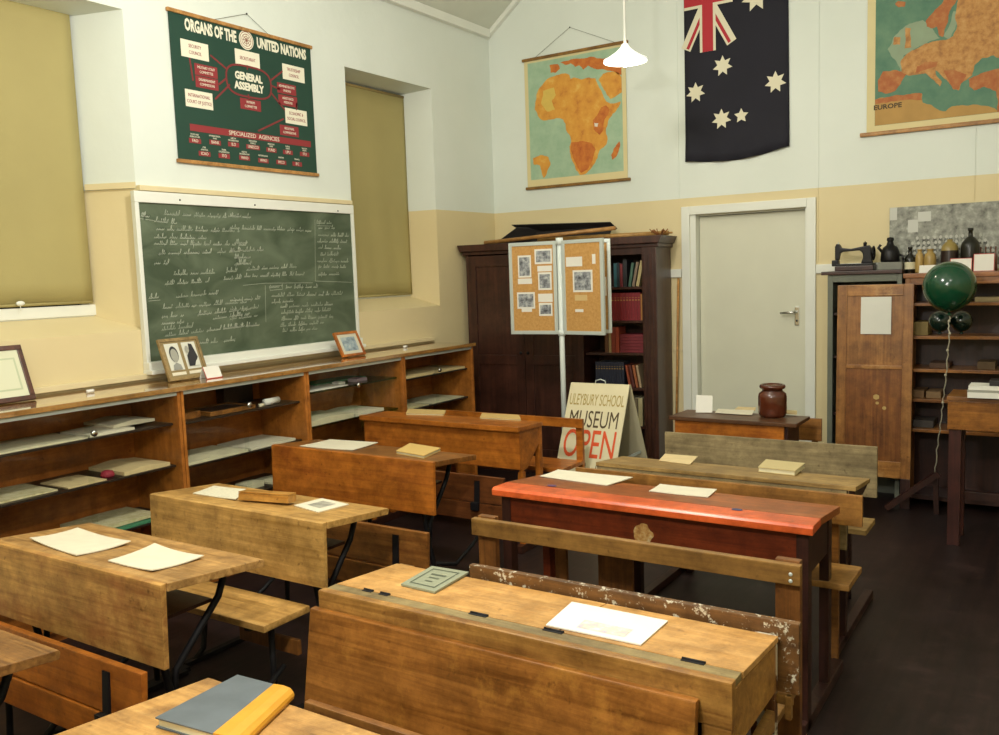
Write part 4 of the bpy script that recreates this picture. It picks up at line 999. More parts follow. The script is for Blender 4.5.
def lidded():
    x0, x1, yf = 2.555, 3.772, -4.93; xc = (x0+x1)/2; w = (x1-x0)/2
    t = thing('school_desk', 'long honey-coloured desk with hinged lids, a grey booklet and a white paper, front centre', 'school desk', (xc, yf, 0))
    s = slope(yf, .42, .76, .705); D['R1'] = slope(yf+.078, .277, .7575, .736)
    d = .355
    m = MB(); m.box(-w, w, 0, .028, .655, .762, .005); m.build('front_rail', W_maple2, t)
    m = MB(); m.box(-w, w-.003, .03, .075, .74, .757, .002); m.build('hinge_strip', wood('greyed_strip', '9c8a5c', '7a6a44', .5), t)
    xm = at(560, 632, 'z', .75).x-xc
    for a, b in ((-w, xm-.0015), (xm+.0015, w)):
        m = MB(); m.prism([(.078, .757), (d, .735), (d, .72), (.078, .74)], 0, 'x', a, b, .003); m.build('lid', W_maple, t)
    for u, v in ((357, 596), (373, 600), (475, 617), (552, 632), (690, 665)):
        p = at(u, v, 'z', .757); X = p.x-xc; hw = .028 if u not in (357, 373) else .017
        m = MB(); m.tube([(X-hw, .078, .7585), (X+hw, .078, .7585)], .0035, 8); m.box(X-hw, X+hw, .066, .078, .7565, .7582); m.build('hinge', M_iron, t)
    # carcase
    for sx_, a, b in ((1, w-.02, w-.001), (-1, -w+.001, -w+.02)):
        m = MB(); m.prism([(.028, .60), (d-.02, .60), (d-.02, .718), (.078, .738), (.028, .738)], 0, 'x', a, b, .002); m.build('side_panel', W_maple2, t)
        m = MB(); m.bar((b-.01 if sx_ > 0 else a+.01, .03, .50), (b-.01 if sx_ > 0 else a+.01, d-.03, .53), .02, .05); m.build('side_rail', W_olive, t)
    m = MB(); m.box(-w+.02, w-.02, .028, d-.02, .60, .61); m.build('desk_floor', W_dbx, t)
    m = MB(); m.box(-w+.02, w-.02, d-.035, d-.02, .61, .72); m.build('rear_panel', W_maple2, t)
    for X in (-w+.035, w-.035):
        m = MB(); m.box(X-.035, X+.033, .002, .03, 0, .655, .004); m.build('leg', W_maple2, t)
        m = MB(); m.box(X-.03, X+.03, d-.02, d+.012, 0, .733, .004); m.build('leg', W_white if X > 0 else W_maple2, t)
        m = MB(); m.box(X-.025, X+.025, .03, .86, 0, .05, .005); m.build('floor_runner', W_midz, t)
    # leaning board in front
    m = MB(); m.prism([(-.002, .714), (-.024, .714), (-.075, .40), (-.053, .40)], 0, 'x', -w-.012, 3.70-xc, .004); m.build('leaning_board', W_apron, t)
    # rear board with old paint
    bb0, bb1 = 2.83-xc, 3.818-xc
    m = MB(); m.box(bb0, bb1, d+.014, d+.036, .585, .768, .003); m.build('rear_board', W_back, t)
    m = MB(); m.box(bb1-.07, bb1-.012, d+.0, d+.014, .56, .585, .002); m.box(bb1-.03, bb1-.014, d-.005, d+.013, .525, .585, .003); m.build('bracket', W_olive, t)
    # bench
    b0, b1 = 2.60-xc, 3.725-xc; yb = -4.2-yf
    m = MB(); m.box(b0-.012, b1+.005, yb, yb+.026, .732, .792, .004); m.build('back_rail', W_olive, t)
    for X in (b0+.034, b1-.038):
        m = MB(); m.box(X-.036, X+.036, yb+.027, yb+.055, 0, .797, .004); m.build('bench_post', W_midz, t)
    m = MB(); m.box(b0, b1, yb-.24, yb+.02, .415, .438, .006); m.build('seat', W_olive, t)
    m = MB(); m.ball((b1-.022, yb-.001, .765), .006, (1, .4, 1), 10); m.ball((b1-.022, yb-.001, .745), .006, (1, .4, 1), 10); m.build('screws', M_steel, t)
lidded()

def red_desk():
    x0, x1, yf = 2.335, 3.642, -3.685; xc = (x0+x1)/2; w = (x1-x0)/2; d = .43
    t = thing('school_desk', 'desk with a bright orange-red painted front edge and dark red front panel', 'school desk', (xc, yf, 0))
    D['R2'] = slope(yf+.12, .31, .76, .728)
    rs = .12
    m = MB(); m.prism([(0, .728), (rs, .732), (rs, .76), (.012, .762), (0, .752)], 0, 'x', -w, w, .005); m.build('red_painted_strip', W_red, t)
    m = MB(); m.prism([(rs+.001, .76), (d, .728), (d, .70), (rs+.001, .732)], 0, 'x', -w+.002, w-.002, .003); m.build('desktop', wood('orange_brown_top', 'a8602c', '7e4018', .35), t)
    m = MB(); m.box(-w+.045, w-.045, .04, .062, .585, .727, .002); m.build('front_panel', W_dred, t)
    for sx_ in (-1, 1):
        X = sx_*(w-.045)
        m = MB(); m.box(X-.02, X+.022, .035, .085, 0, .726, .004); m.build('leg', W_dbrown, t)
        m = MB(); m.box(X-.018, X+.018, d-.07, d-.02, 0, .699, .004); m.build('leg', W_dred if sx_ < 0 else W_dbrown, t)
        m = MB(); m.box(X-.012, X+.012, .085, d-.07, .56, .70, .002); m.build('side_panel', W_dbrown, t)
        m = MB(); m.box(X-.022, X+.022, .0, .605, 0, .045, .005); m.build('floor_runner', W_dbrown, t)
    # trestle planks under the seat
    for u, v in ((558, 563), (615, 572)):
        p = at(u, v, 'y', yf+.5); X = p.x-xc; ww = .045 if u < 600 else .085
        m = MB(); m.box(X-ww, X+ww, .50, .52, .03, .424, .003); m.build('seat_support', W_midz, t)
    # paint patch on the panel
    p = at(643, 532, 'y', yf+.04); rnd = random.Random(2); pts = []
    for k in range(22):
        a = 2*PI*k/22; r = .042*(1+rnd.uniform(-.12, .12)); pts.append((p.x-xc+r*math.cos(a)*.95, .0395, p.z-.012+r*1.05*math.sin(a)))
    m = MB(); m.slab(pts, (0, -.0008, 0)); pp = m.build('paint_patch', printed('ochre_patch', ('8a5a28', 'b4884a', 'bdb088'), 40, 4), t); pp['label'] = 'round ochre paint patch'
    for u, v, r, c in ((552, 486, .017, '5c4068'), (737, 510, .016, '3c4468')):
        p = at(u, v, 'z', .7605); m = MB(); m.slab([(p.x-xc+r*1.3*math.cos(2*PI*k/14), p.y-yf+r*.8*math.sin(2*PI*k/14), .7622) for k in range(14)], (0, 0, .0006)); m.build('ink_stain', plain('ink_'+c, c, .5), t)
    # backrest, posts and seat behind
    by = -3.10-yf; bx0, bx1 = 2.42-xc, 3.69-xc
    m = MB(); m.box(bx0, bx1, by, by+.018, .61, .735, .003); m.build('backrest', wood('tan_bench_board', 'a9793c', '865a28', .42), t)
    for X in (bx0+.15, 3.578-xc):
        m = MB(); m.box(X-.02, X+.02, by+.019, by+.045, .04, .72, .003); m.build('bench_post', W_mid, t)
    m = MB(); m.box(bx0, 3.69-xc, by-.235, by+.005, .425, .45, .005); m.build('seat', W_mid if False else wood('tan_seat_board', 'b3874a', '8c6430', .42), t)
red_desk()

def grey_desk():
    x0, x1, yf = 2.50, 3.655, -3.045; xc = (x0+x1)/2; w = (x1-x0)/2; d = .30
    t = thing('school_desk', 'weathered grey-brown desk with a thick beige book, long grey backrest behind it', 'school desk', (xc, yf, 0))
    D['R3'] = slope(yf, d, .757, .727)
    m = MB(); m.prism([(0, .757), (d, .727), (d, .708), (0, .738)], 0, 'x', -w, w, .003); m.build('desktop', W_greyt, t)
    m = MB(); m.box(-w+.004, w-.035, .004, .02, .49, .736, .003); m.build('front_board', W_grey, t)
    m = MB(); m.prism([(.02, .66), (.06, .66), (d-.02, .70), (d-.02, .707), (.02, .735)], 0, 'x', w-.03, w-.008); m.build('end_bracket', W_dbrown, t)
    for sx_ in (-1, 1):
        X = sx_*(w-.1)
        m = MB(); m.box(X-.02, X+.02, .03, .07, 0, .72, .003); m.build('leg', W_dbrown, t); m = MB(); m.box(X-.02, X+.02, d-.08, d-.04, 0, .705, .003); m.build('leg', W_dbrown, t)
        m = MB(); m.box(X-.02, X+.02, .0, .85, 0, .04, .003); m.build('floor_runner', W_dbrown, t)
    by = -2.28-yf; b0, b1 = 2.53-xc, 3.602-xc
    m = MB(); m.box(b0, b1, by, by+.018, .525, .772, .003); m.build('backrest', wood('grey_back_board', 'a0916c', '7e7052', .55), t)
    for X in (b0+.12, b1-.14):
        m = MB(); m.box(X-.02, X+.02, by+.019, by+.05, 0, .74, .003); m.build('bench_post', W_dbrown, t)
    m = MB(); m.box(b0, 3.60-xc, by-.24, by-.02, .405, .43, .004); m.build('seat', W_greyt, t)
    for X in (b0+.12, b1-.14):
        m = MB(); m.box(X-.015, X+.015, by-.2, by+.018, .36, .405); m.build('seat_bearer', W_dbrown, t)
grey_desk()

def box_desk():
    x0, x1, yf = .445, 1.672, -2.40; xc = (x0+x1)/2; w = (x1-x0)/2; d = .285
    t = thing('school_desk', 'orange-brown box desk with attached bench, farthest back beside the cabinets', 'school desk', (xc, yf, 0))
    D['L4'] = slope(yf, d, .76, .748)
    m = MB(); m.prism([(0, .76), (d, .748), (d, .722), (0, .728)], 0, 'x', -w, w, .005); m.build('desktop', W_orange, t)
    m = MB(); m.box(-w+.012, w-.012, .03, .05, .50, .727, .003); m.build('front_panel', W_orange, t)
    for sx_ in (-1, 1):
        X = sx_*(w-.022)
        m = MB(); m.prism([(.05, .48), (.12, .50), (d-.03, .62), (d-.03, .721), (.05, .727)], 0, 'x', X-.01, X+.01, .002); m.build('side_panel', W_orange, t)
        m = MB(); m.box(X-.022, X+.01, d-.028, d+.01, 0, .72, .003); m.build('leg', W_orange, t)
        m = MB(); m.box(X-.022, X+.01, .052, .09, 0, .48, .003); m.build('leg', W_orange, t)
        m = MB(); m.box(X-.022, X+.022, .0, .74, 0, .045, .003); m.build('floor_runner', W_dbx, t)
    b0, b1 = .62-xc, 1.724-xc; by = -1.70-yf
    m = MB(); m.box(b0, b1, by, by+.024, .64, .70, .004); m.build('back_rail', W_orange, t)
    for X in (b0+.04, b1-.035):
        m = MB(); m.box(X-.026, X+.022, by+.025, by+.052, 0, .695, .003); m.build('bench_post', W_orange, t)
    m = MB(); m.box(b0, b1-.01, by-.26, by+.02, .40, .425, .004); m.build('seat', W_orange, t)
    MB().box(w-.13, w-.001, .06, d-.02, .7605, .7625).build('ink_tray', M_iron, t) if False else None
box_desk()

def far_desk():
    x0, x1, yf = 2.33, 3.085, -1.73; xc = (x0+x1)/2; w = (x1-x0)/2; d = .31
    t = thing('school_desk', 'small dark-topped desk in front of the door, carrying the brown jar', 'school desk', (xc, yf, 0))
    D['R4'] = lambda p: .762
    m = MB(); m.prism([(0, .762), (d, .757), (d, .738), (0, .740)], 0, 'x', -w, w, .004); m.build('desktop', wood('dark_worn_top', '6e4a2e', '4a2e1c', .4), t)
    m = MB(); m.box(-w+.03, w-.075, .02, .04, .52, .739, .003); m.build('front_panel', W_orange, t)
    for sx_ in (-1, 1):
        X = sx_*(w-.05)-(.02 if sx_ > 0 else 0)
        m = MB(); m.box(X-.012, X+.012, .041, d-.02, .56, .737, .003); m.build('side_panel', W_dbrown, t)
        for y in (.06, d-.05):
            m = MB(); m.box(X-.018, X+.018, y-.018, y+.018, 0, .56, .003); m.build('leg', W_dbrown, t)
        m = MB(); m.box(X-.02, X+.02, 0, .68, 0, .04, .003); m.build('floor_runner', W_dbrown, t)
    by = .57; b0, b1 = -w+.05, 3.09-xc
    m = MB(); m.box(b0, b1, by, by+.018, .56, .70, .003); m.build('backrest', W_mid, t)
    for X in (b0+.08, b1-.045):
        m = MB(); m.box(X-.018, X+.018, by+.019, by+.045, .02, .69, .003); m.build('bench_post', W_mid, t)
    m = MB(); m.box(b0, b1, by-.2, by+.0, .40, .42, .003); m.build('seat', W_mid, t)
far_desk()

def right_table():
    x0, x1, y0, y1, zt = 3.775, 4.75, -1.16, -.84, .872
    t = thing('table', 'tall brown table at the right edge with a stack of white papers on it', 'table', ((x0+x1)/2, (y0+y1)/2, 0))
    MB().box(x0, x1, y0, y1, zt-.025, zt, .004).build('tabletop', W_mid, t, True)
    MB().box(x0+.005, x1-.005, y0+.01, y0+.028, zt-.19, zt-.026, .003).build('front_apron', W_apron, t, True)
    MB().box(x0+.005, x0+.022, y0+.03, y1-.01, zt-.19, zt-.026, .003).build('side_apron', W_dbx, t, True); MB().box(x1-.022, x1-.005, y0+.03, y1-.01, zt-.19, zt-.026, .003).build('side_apron', W_dbx, t, True)
    for x in (x0+.045, x1-.045):
        for y in (y0+.05, y1-.045): MB().box(x-.034, x+.03, y-.022, y+.022, 0, zt-.19, .003).build('leg', wood('red_brown_leg', '4c2620', '321714', .4, 'z'), t, True)
    MB().box(x0+.067, x1-.067, y1-.06, y1-.03, .22, .27, .003).build('stretcher', W_dbrown, t, True)
right_table()

# ------------------------------------------------------------------ things lying on the desks
M_draw = printed('coloured_drawing', ('a8a8c0', 'd8c0b0', 'ece6dc'), 45, 4); M_print = printed('printed_text', ('b8b49c', 'dcd6bc', 'e4dec6'), 60, 3, stretch=(1, 6, 1))
sheet('paper_sheet', 'left of the two white papers on the pale desk by the cabinets', 'paper', [(30, 541), (78, 530), (131, 545), (76, 557)], 'z', D['L1'], M_paper, curl=.012)
sheet('paper_sheet', 'right of the two white papers on the pale desk by the cabinets', 'paper', [(108, 562), (155, 547), (204, 559), (152, 573)], 'z', D['L1'], M_paper, curl=.012)
sheet('picture_card', 'pale printed card left of the wooden box on the pine desk', 'card', [(193, 494), (214, 487), (246, 490), (236, 501)], 'z', D['L2'], M_print, curl=.006)
sheet('picture_card', 'white card with a dark picture right of the wooden box on the pine desk', 'card', [(294, 506), (322, 499), (349, 505), (318, 513)], 'z', D['L2'], M_paper, curl=.006, extra=[('card_picture', (.25, .8, .25, .75), printed('dim_picture', ('6c6a60', '9c988a', 'b8b4a0'), 22, 5))])
def pencil_box():
    a = at(236, 501, 'z', .757); b = at(287, 505, 'z', .755); c = at(283, 497, 'z', .745)
    ang = math.atan2(b.y-a.y, b.x-a.x); L_ = (b-a).length*.98
    t = thing('pencil_box', 'small oblong pale wooden box on the pine desk', 'box', (a.x, a.y+.012, .7575), ang)
    t.rotation_euler = (-.09, 0, ang)
    MB().box(0, L_, 0, .06, 0, .030, .003).build('box_body', wood('box_wood', 'c8964a', 'a8742e', .35), t)
    MB().box(0, L_, .001, .059, .031, .037, .002).build('sliding_lid', wood('box_wood', 'c8964a', 'a8742e', .35), t)
pencil_box()
sheet('paper_sheet', 'white paper lying on the left of the orange-brown varnished desk', 'paper', [(300, 447), (330, 440), (378, 443), (353, 451)], 'z', D['L3'], M_paper, curl=.004)
def book(label, px, surf, th, cmat, pmat, name='book', spine=None):
    """closed book: cover boards, page block; px = front-left, front-right, back-right, back-left on the desk"""
    P = []
    for u, v in px:
        z = .75
        for _ in range(4):
            p = at(u, v, 'z', z); z = surf(p)
        P.append(p+Vector((0, 0, .001)))
    a, b, c, d = P; up = Vector((0, 0, 1)); cen = (a+b+c+d)/4
    t = thing(name, label, 'book', (cen.x, cen.y, min(p.z for p in P)))
    def lay(k, z0, z1): q = [cen+(p-cen)*k for p in P]; return [p+up*z0 for p in q], z1-z0
    for nm, k, z0, z1, mt in (('cover', 1, 0, .0025, cmat), ('pages', .965, .0026, th-.0026, pmat), ('cover', 1, th-.0025, th, cmat)):
        q, h = lay(k, z0, z1); m = MB(); m.slab(q, (0, 0, h)); m.build(nm, mt, t, True)
    return t
book('small tan book on the right of the orange-brown varnished desk', [(396, 454), (424, 459), (441, 451), (410, 446)], D['L3'], .016, plain('buff_cover', 'd2b068', .6), M_pale)
book('tan book at the left of the far box desk', [(406, 415), (444, 416), (446, 412), (408, 410.5)], D['L4'], .012, plain('buff_cover2', 'd0b274', .6), M_pale)
book('tan book at the right of the far box desk', [(480, 419), (521, 421), (519, 416.5), (482, 414.5)], D['L4'], .010, plain('buff_cover3', 'ccac6c', .6), M_pale)
sheet('paper_sheet', 'long white paper on the left of the red-edged desk', 'paper', [(540, 477), (558, 471), (633, 478), (607, 486)], 'z', D['R2'], M_paper, curl=.004)
sheet('paper_sheet', 'smaller white paper on the middle of the red-edged desk', 'paper', [(649, 492), (660, 485.5), (717, 490), (708, 498)], 'z', D['R2'], M_paper, curl=.004)
sheet('envelope', 'small tan envelope on the left of the grey-brown desk', 'envelope', [(659, 461), (665, 454.5), (698, 457), (690, 465)], 'z', D['R3'], M_tanp, curl=.002)
book('thick beige book on the right of the grey-brown desk', [(758, 472), (795, 476), (805, 468), (766, 464)], D['R3'], .022, plain('beige_cover', 'c4b280', .6), M_pale)
sheet('drawing_sheet', 'white paper with a faint coloured drawing on the lidded front desk', 'paper', [(546, 626), (572, 603), (668, 622), (641, 646)], 'z', D['R1'], M_paperw, curl=.01, extra=[('faint_drawing', (.12, .42, .3, .8), M_draw)])
def booklet():
    P = []
    for u, v in [(401, 586), (435, 594), (469, 574), (432, 568)]:
        z = .75
        for _ in range(4): p = at(u, v, 'z', z); z = D['R1'](p)
        P.append(p+Vector((0, 0, .001)))
    t = thing('exercise_booklet', 'grey-green booklet with a printed cover on the lidded front desk', 'booklet', tuple(sum(P, Vector())/4))
    m = MB(); m.slab(P, (0, 0, .006)); m.build('cover', plain('grey_green_cover', '8f937a', .6, var=.1, vscale=15), t, True)
    a, b, c, d = P
    def pt(s, q): return (a*(1-s)+b*s)*(1-q)+(d*(1-s)+c*s)*q+Vector((0, 0, .0072))
    m = MB()
    for s0, s1, q0, q1 in ((.14, .86, .12, .15), (.14, .86, .85, .88), (.14, .17, .12, .88), (.83, .86, .12, .88), (.3, .7, .6, .66), (.36, .64, .46, .5), (.4, .6, .3, .34)):
        m.poly([pt(s0, q0), pt(s1, q0), pt(s1, q1), pt(s0, q1)])
    m.build('cover_printing', plain('dark_green_ink', '545a48', .7), t, True)
booklet()
def ledger():
    P = []
    for u, v in [(156, 728), (240, 752), (294, 699), (238, 684)]:
        z = .75
        for _ in range(4): p = at(u, v, 'z', z); z = D['R0'](p)
        P.append(p+Vector((0, 0, .001)))
    a, b, c, d = P   # a front left, b front right, c back right, d back left ; the spine runs along b-c
    t = thing('ledger_book', 'blue-grey hardback ledger with a yellow cloth spine on the front desk', 'book', tuple(sum(P, Vector())/4))
    up = Vector((0, 0, 1)); th = .022
    s1 = a+(b-a)*.70; s2 = d+(c-d)*.66
    m = MB(); m.slab([a, s1, s2, d], (0, 0, .003)); m.slab([a+up*(th-.003), s1+up*(th-.003), s2+up*(th-.003), d+up*(th-.003)], (0, 0, .003)); m.build('cover', plain('blue_grey_board', '5c6468', .55, var=.3, vscale=12), t, True)
    e = .006; m = MB(); k = [a+(b-a)*.02+(d-a)*.02, b+(a-b)*.1, c+(d-c)*.1, d+(c-d)*.02+(a-d)*.02]; m.slab([p+up*.0032 for p in k], (0, 0, th-.0066)); m.build('pages', M_pale, t, True)
    # rounded spine
    m = MB(); n = 8
    for f0, f1 in ((0, 1),):
        prev = None; rows = []
        for q0, q1 in ((a, b), (d, c)):
            sA = q0+(q1-q0)*(.70 if q0 is a else .66); row = []
            prof = [(0, .0), (.0, th+.0008), (.5, th+.003), (.85, th+.001), (1.0, th*.7), (1.04, th*.4), (1.0, .0)]
            for s_, h in prof: row.append(m.b.verts.new(sA+(q1-sA)*s_+up*h))
            rows.append(row)
        A, B = rows
        for i in range(len(A)): j = (i+1) % len(A); f = m.b.faces.new((A[i], A[j], B[j], B[i])); f.smooth = False
        m.b.faces.new(A); m.b.faces.new(B[::-1])
    m.build('spine', plain('yellow_cloth', 'd0942a', .38, var=.15, vscale=20, spec=.6), t, True)
ledger()
# on the far desk
def jar():
    p = at(771, 417, 'z', .763); k = (p-CAM).length/FPX; r = 13.2*k; h = 31*k
    t = thing('stoneware_jar', 'brown glazed stoneware jar with a wide collar on the dark-topped desk', 'jar', (p.x, p.y+.03, .763))
    prof = [(0, 0), (r*.86, 0), (r*.93, .01), (r, h*.12), (r*1.0, h*.62), (r*.95, h*.72), (r*.72, h*.80), (r*.70, h*.85), (r*.88, h*.88), (r*.92, h*.94), (r*.86, h*.99), (r*.74, h), (r*.68, h*.9), (r*.8, h*.6), (r*.8, .02), (0, .02)]
    m = MB(); m.lathe(prof, (0, 0, 0), 40); m.build('jar_body', plain('brown_glaze', '5a2a18', .18, var=.4, vscale=14, spec=.7), t)
    m = MB(); m.lathe([(0, h*.93), (r*.70, h*.93), (r*.70, h*.955), (0, h*.955)], (0, 0, 0), 30); m.build('lid', W_mid, t)
jar()
p = at(704, 412, 'z', .763)
t = thing('folded_card', 'white card standing folded at the left of the dark-topped desk', 'card', (p.x, p.y, .763), .35)
m = MB(); m.slab([(-.05, -.02, 0), (.05, -.02, 0), (.052, .004, .10), (-.045, .004, .105)], (0, .0015, 0)); m.slab([(-.05, .03, 0), (.05, .03, 0), (.052, .006, .10), (-.045, .006, .105)], (0, .0015, 0)); m.build('card', M_paperw, t)
sheet('paper_sheet', 'white paper lying between the folded card and the jar', 'paper', [(715, 413), (718, 409.5), (754, 411), (752, 415.5)], 'z', .763, M_paper, curl=.002)
sheet('paper_sheet', 'cream paper lying behind the jar on the dark-topped desk', 'paper', [(735, 410), (738, 407.5), (756, 408.5), (755, 411)], 'z', .763, M_tanp, th=.005, curl=.002)
sheet('paper_sheet', 'small cream paper right of the jar on the dark-topped desk', 'paper', [(783, 414), (784, 410.5), (797, 411.5), (797, 415)], 'z', .763, M_tanp, th=.004, curl=.002)

# stack of papers on the right table
zt = .872; a = at(968, 398, 'z', zt); rnd = random.Random(4)
labs = ['bottom sheaf of white papers in the stack on the right-hand table', 'middle sheaf of papers in the stack on the right-hand table', 'top sheaf of white papers on the right-hand table']
z = zt+.001
for i in range(3):
    hh = (.03, .012, .022)[i]; off = rnd.uniform(-.008, .01); m = MB(); m.box(a.x+off, a.x+.3+off, a.y-.0+.01*i, a.y+.16+.01*i, z, z+hh, .001); z += hh+.0005
    solo(m, 'paper_stack', M_paperw if i != 1 else plain('grey_paper', '8f8f84', .7), labs[i], 'papers')
m = MB(); m.box(a.x+.1, a.x+.33, a.y+.04, a.y+.16, z, z+.03, .003); solo(m, 'dark_book', plain('black_cover', '1e1a1c', .5), 'black book lying on the paper stack at the right edge', 'book')

# ------------------------------------------------------------------ maroon bookcase
BO = Vector((1.668, -.02, 0)); BT = math.radians(6); BW = 1.65; BD = .38
def bookcase():
    t = thing('bookcase', 'tall dark maroon cupboard with an open bay of books, in the back corner', 'bookcase', tuple(BO), BT)
    W, Dp = BW, BD; H = 1.815
    bay = (-.60, -.115)
    m = MB(); m.box(-W, -W+.02, -Dp, 0, 0, H, .003); m.box(-.02, 0, -Dp, 0, 0, H, .003); m.box(bay[0]-.03, bay[0]-.01, -Dp+.02, -.015, .08, H); build_each(m, 'side_panel', W_book, t)
    MB().box(-W+.02, -.02, -.014, 0, 0, H).build('back_panel', W_book, t)
    m = MB(); m.box(-W-.02, .02, -Dp-.02, .0, H, H+.03, .006); m.prism([(-W-.03, H+.03), (.03, H+.03), (.055, H+.085), (-W-.055, H+.085)], 0, 'y', -Dp-.05, 0, .004); m.build('cornice', W_book, t)
    m = MB(); m.box(-W-.01, .01, -Dp-.012, -.0, 0, .09, .006); m.build('plinth', W_book, t)
    m = MB(); m.box(-.114, 0, -Dp-.012, -Dp, .09, H, .004)
    for x in (-.09, -.06, -.03): m.box(x-.004, x+.004, -Dp-.018, -Dp-.012, .15, H-.05, .002)
    m.build('pilaster', W_book, t)
    m = MB(); m.box(bay[0], bay[1], -Dp, -Dp+.018, H-.05, H); m.build('head_rail', W_book, t)
    for z in (1.517, 1.255, 1.003, .727, .425, .13):
        MB().box(bay[0], -.021, -Dp+.025, -.016, z-.018, z, .002).build('shelf', W_book, t)
    # two closed panelled doors
    for k, (a, b) in enumerate(((-W+.02, -1.125), (-1.12, bay[0]-.005))):
        m = MB(); y = -Dp; s_ = .075
        m.box(a, a+s_, y-.012, y+.01, .1, H-.01, .003); m.box(b-s_, b, y-.012, y+.01, .1, H-.01, .003)
        for z0, z1 in ((.1, .2), (.9, .98), (H-.1, H-.01)): m.box(a+s_, b-s_, y-.012, y+.01, z0, z1, .003)
        dr = m.build('cupboard_door', W_book, t)
        m = MB()
        for z0, z1 in ((.2, .9), (.98, H-.1)): m.box(a+s_, b-s_, y-.001, y+.008, z0, z1)
        m.build('door_panel', W_book, dr)
        m = MB(); x = b-.03 if k == 0 else a+.03; m.ball((x, y-.025, 1.0), .013, seg=12); m.build('knob', M_iron, dr)
    # books, each its own object, standing in the bay
    def lw(x, y, z): return BO+Matrix.Rotation(BT, 3, 'Z') @ Vector((x, y, z))
    yf = -Dp+.045; i = 0
    def put(x, w, h, z, c, label, group, lean=0, dep=.16, title=False, nm='book'):
        w = w*.94
        c_ = plain('cover_'+c, c, .5, var=.12, vscale=30)
        tt = thing(nm, label, 'book', tuple(lw(x, yf, z+.0005)), BT, group); sh = Matrix.Rotation(lean, 4, 'Y')
        sp = MB(); sp.box(0, w, 0, .004, 0, h, .0015); sp.box(0, .0022, .004, dep, 0, h); sp.box(w-.0022, w, .004, dep, 0, h)
        o = sp.build('cover', c_, tt); o.data.transform(sh)
        q = MB().box(.0024, w-.0024, .005, dep-.004, .003, h-.004).build('pages', M_pale, tt); q.data.transform(sh)
        if title:
            q = MB(); q.box(w*.2, w*.8, -.0008, 0, h*.72, h*.76); q.box(w*.2, w*.8, -.0008, 0, h*.82, h*.835); q = q.build('gilt_bands', plain('gilt', 'a08040', .5), tt); q.data.transform(sh)
        if abs(lean) > 0:
            lo = min(v.co.z for v in o.data.vertices)
            for ob in tt_children(tt): ob.data.transform(Matrix.Translation((0, 0, -lo)))
        return tt
    def tt_children(e): return [k for k in bpy.data.objects if k.parent == e]
    # top shelf
    x = -.36
    for c, w_, h, lab in (('2c5a64', .026, .185, 'teal book on the top shelf of the maroon cupboard'), ('203038', .022, .19, 'dark blue book beside the teal one on the top shelf'), ('6c2026', .024, .18, 'dark red book on the top shelf of the maroon cupboard'), ('1c1c20', .034, .21, 'black book on the top shelf of the maroon cupboard')):
        put(x, w_, h, 1.517, c, lab, None); x += w_+.001
    put(x+.006, .022, .185, 1.517, '3f5f50', 'green leaning book on the top shelf of the maroon cupboard', None, .16)
    put(x+.036, .022, .19, 1.517, '7c6a58', 'grey-brown leaning book on the top shelf of the maroon cupboard', None, .20)
    put(x+.068, .026, .2, 1.517, 'b0a070', 'straw-coloured leaning book on the top shelf of the maroon cupboard', None, .2)
    # red set
    x = -.385
    for k in range(10):
        put(x, .0235, .215, 1.255, '7c1e26', 'dark red volume of the matching row on the second shelf', 'matching red volumes on the second shelf', title=True); x += .0238
    put(x, .014, .205, 1.255, 'a8743a', 'thin tan book at the right end of the red row', None)
    # third shelf
    x = -.445
    for c, w_, h, lab in (('6a4630', .03, .19, 'brown book at the left of the third shelf'), ('a89268', .022, .175, 'sand-coloured book on the third shelf'), ('8a3a2a', .034, .2, 'brick-red upright book on the third shelf'), ('a04430', .03, .2, 'orange-red upright book beside the lying red books')):
        put(x, w_, h, 1.003, c, lab, None); x += w_+.001
    z = 1.004; rnd = random.Random(8)
    for k in range(6):
        h = .024; tt = thing('book', 'dark red volume lying in the flat pile on the third shelf', 'book', tuple(lw(x+.004, yf, z)), BT, 'red volumes lying flat on the third shelf')
        L_ = -.125-x-.008
        m = MB(); m.box(0, L_, 0, .005, 0, h-.001, .0015); m.box(0, L_, .005, .15, 0, .0025); m.box(0, L_, .005, .15, h-.0035, h-.001); m.build('cover', plain('cover_70202a', '70202a', .5), tt)
        MB().box(.003, L_-.003, .006, .146, .003, h-.004).build('pages', M_pale, tt); z += h
    # navy set
    x = -.53
    for k in range(11):
        put(x, .0215, .2, .727, '262c40', 'navy volume of the matching row on the fourth shelf', 'matching navy volumes on the fourth shelf', title=True); x += .0218
    x += .033
    for c, lab in (('a04c30', 'orange leaning book on the fourth shelf'), ('5c2a24', 'maroon leaning book on the fourth shelf'), ('9c5a34', 'rust leaning book on the fourth shelf'), ('a89070', 'pale leaning book on the fourth shelf')):
        x += .0045; put(x+.0, .019, .18, .727, c, lab, None, -.17); x += .0245
    x = -.30
    for c, lab in (('8f8468', 'drab cloth book on the fifth shelf'), ('a39a78', 'pale book on the fifth shelf'), ('6c6048', 'brown-grey book on the fifth shelf'), ('b4a980', 'cream book at the right of the fifth shelf')):
        put(x, .036, .22, .425, c, lab, None, dep=.18); x += .040
    return lw
lw = bookcase()
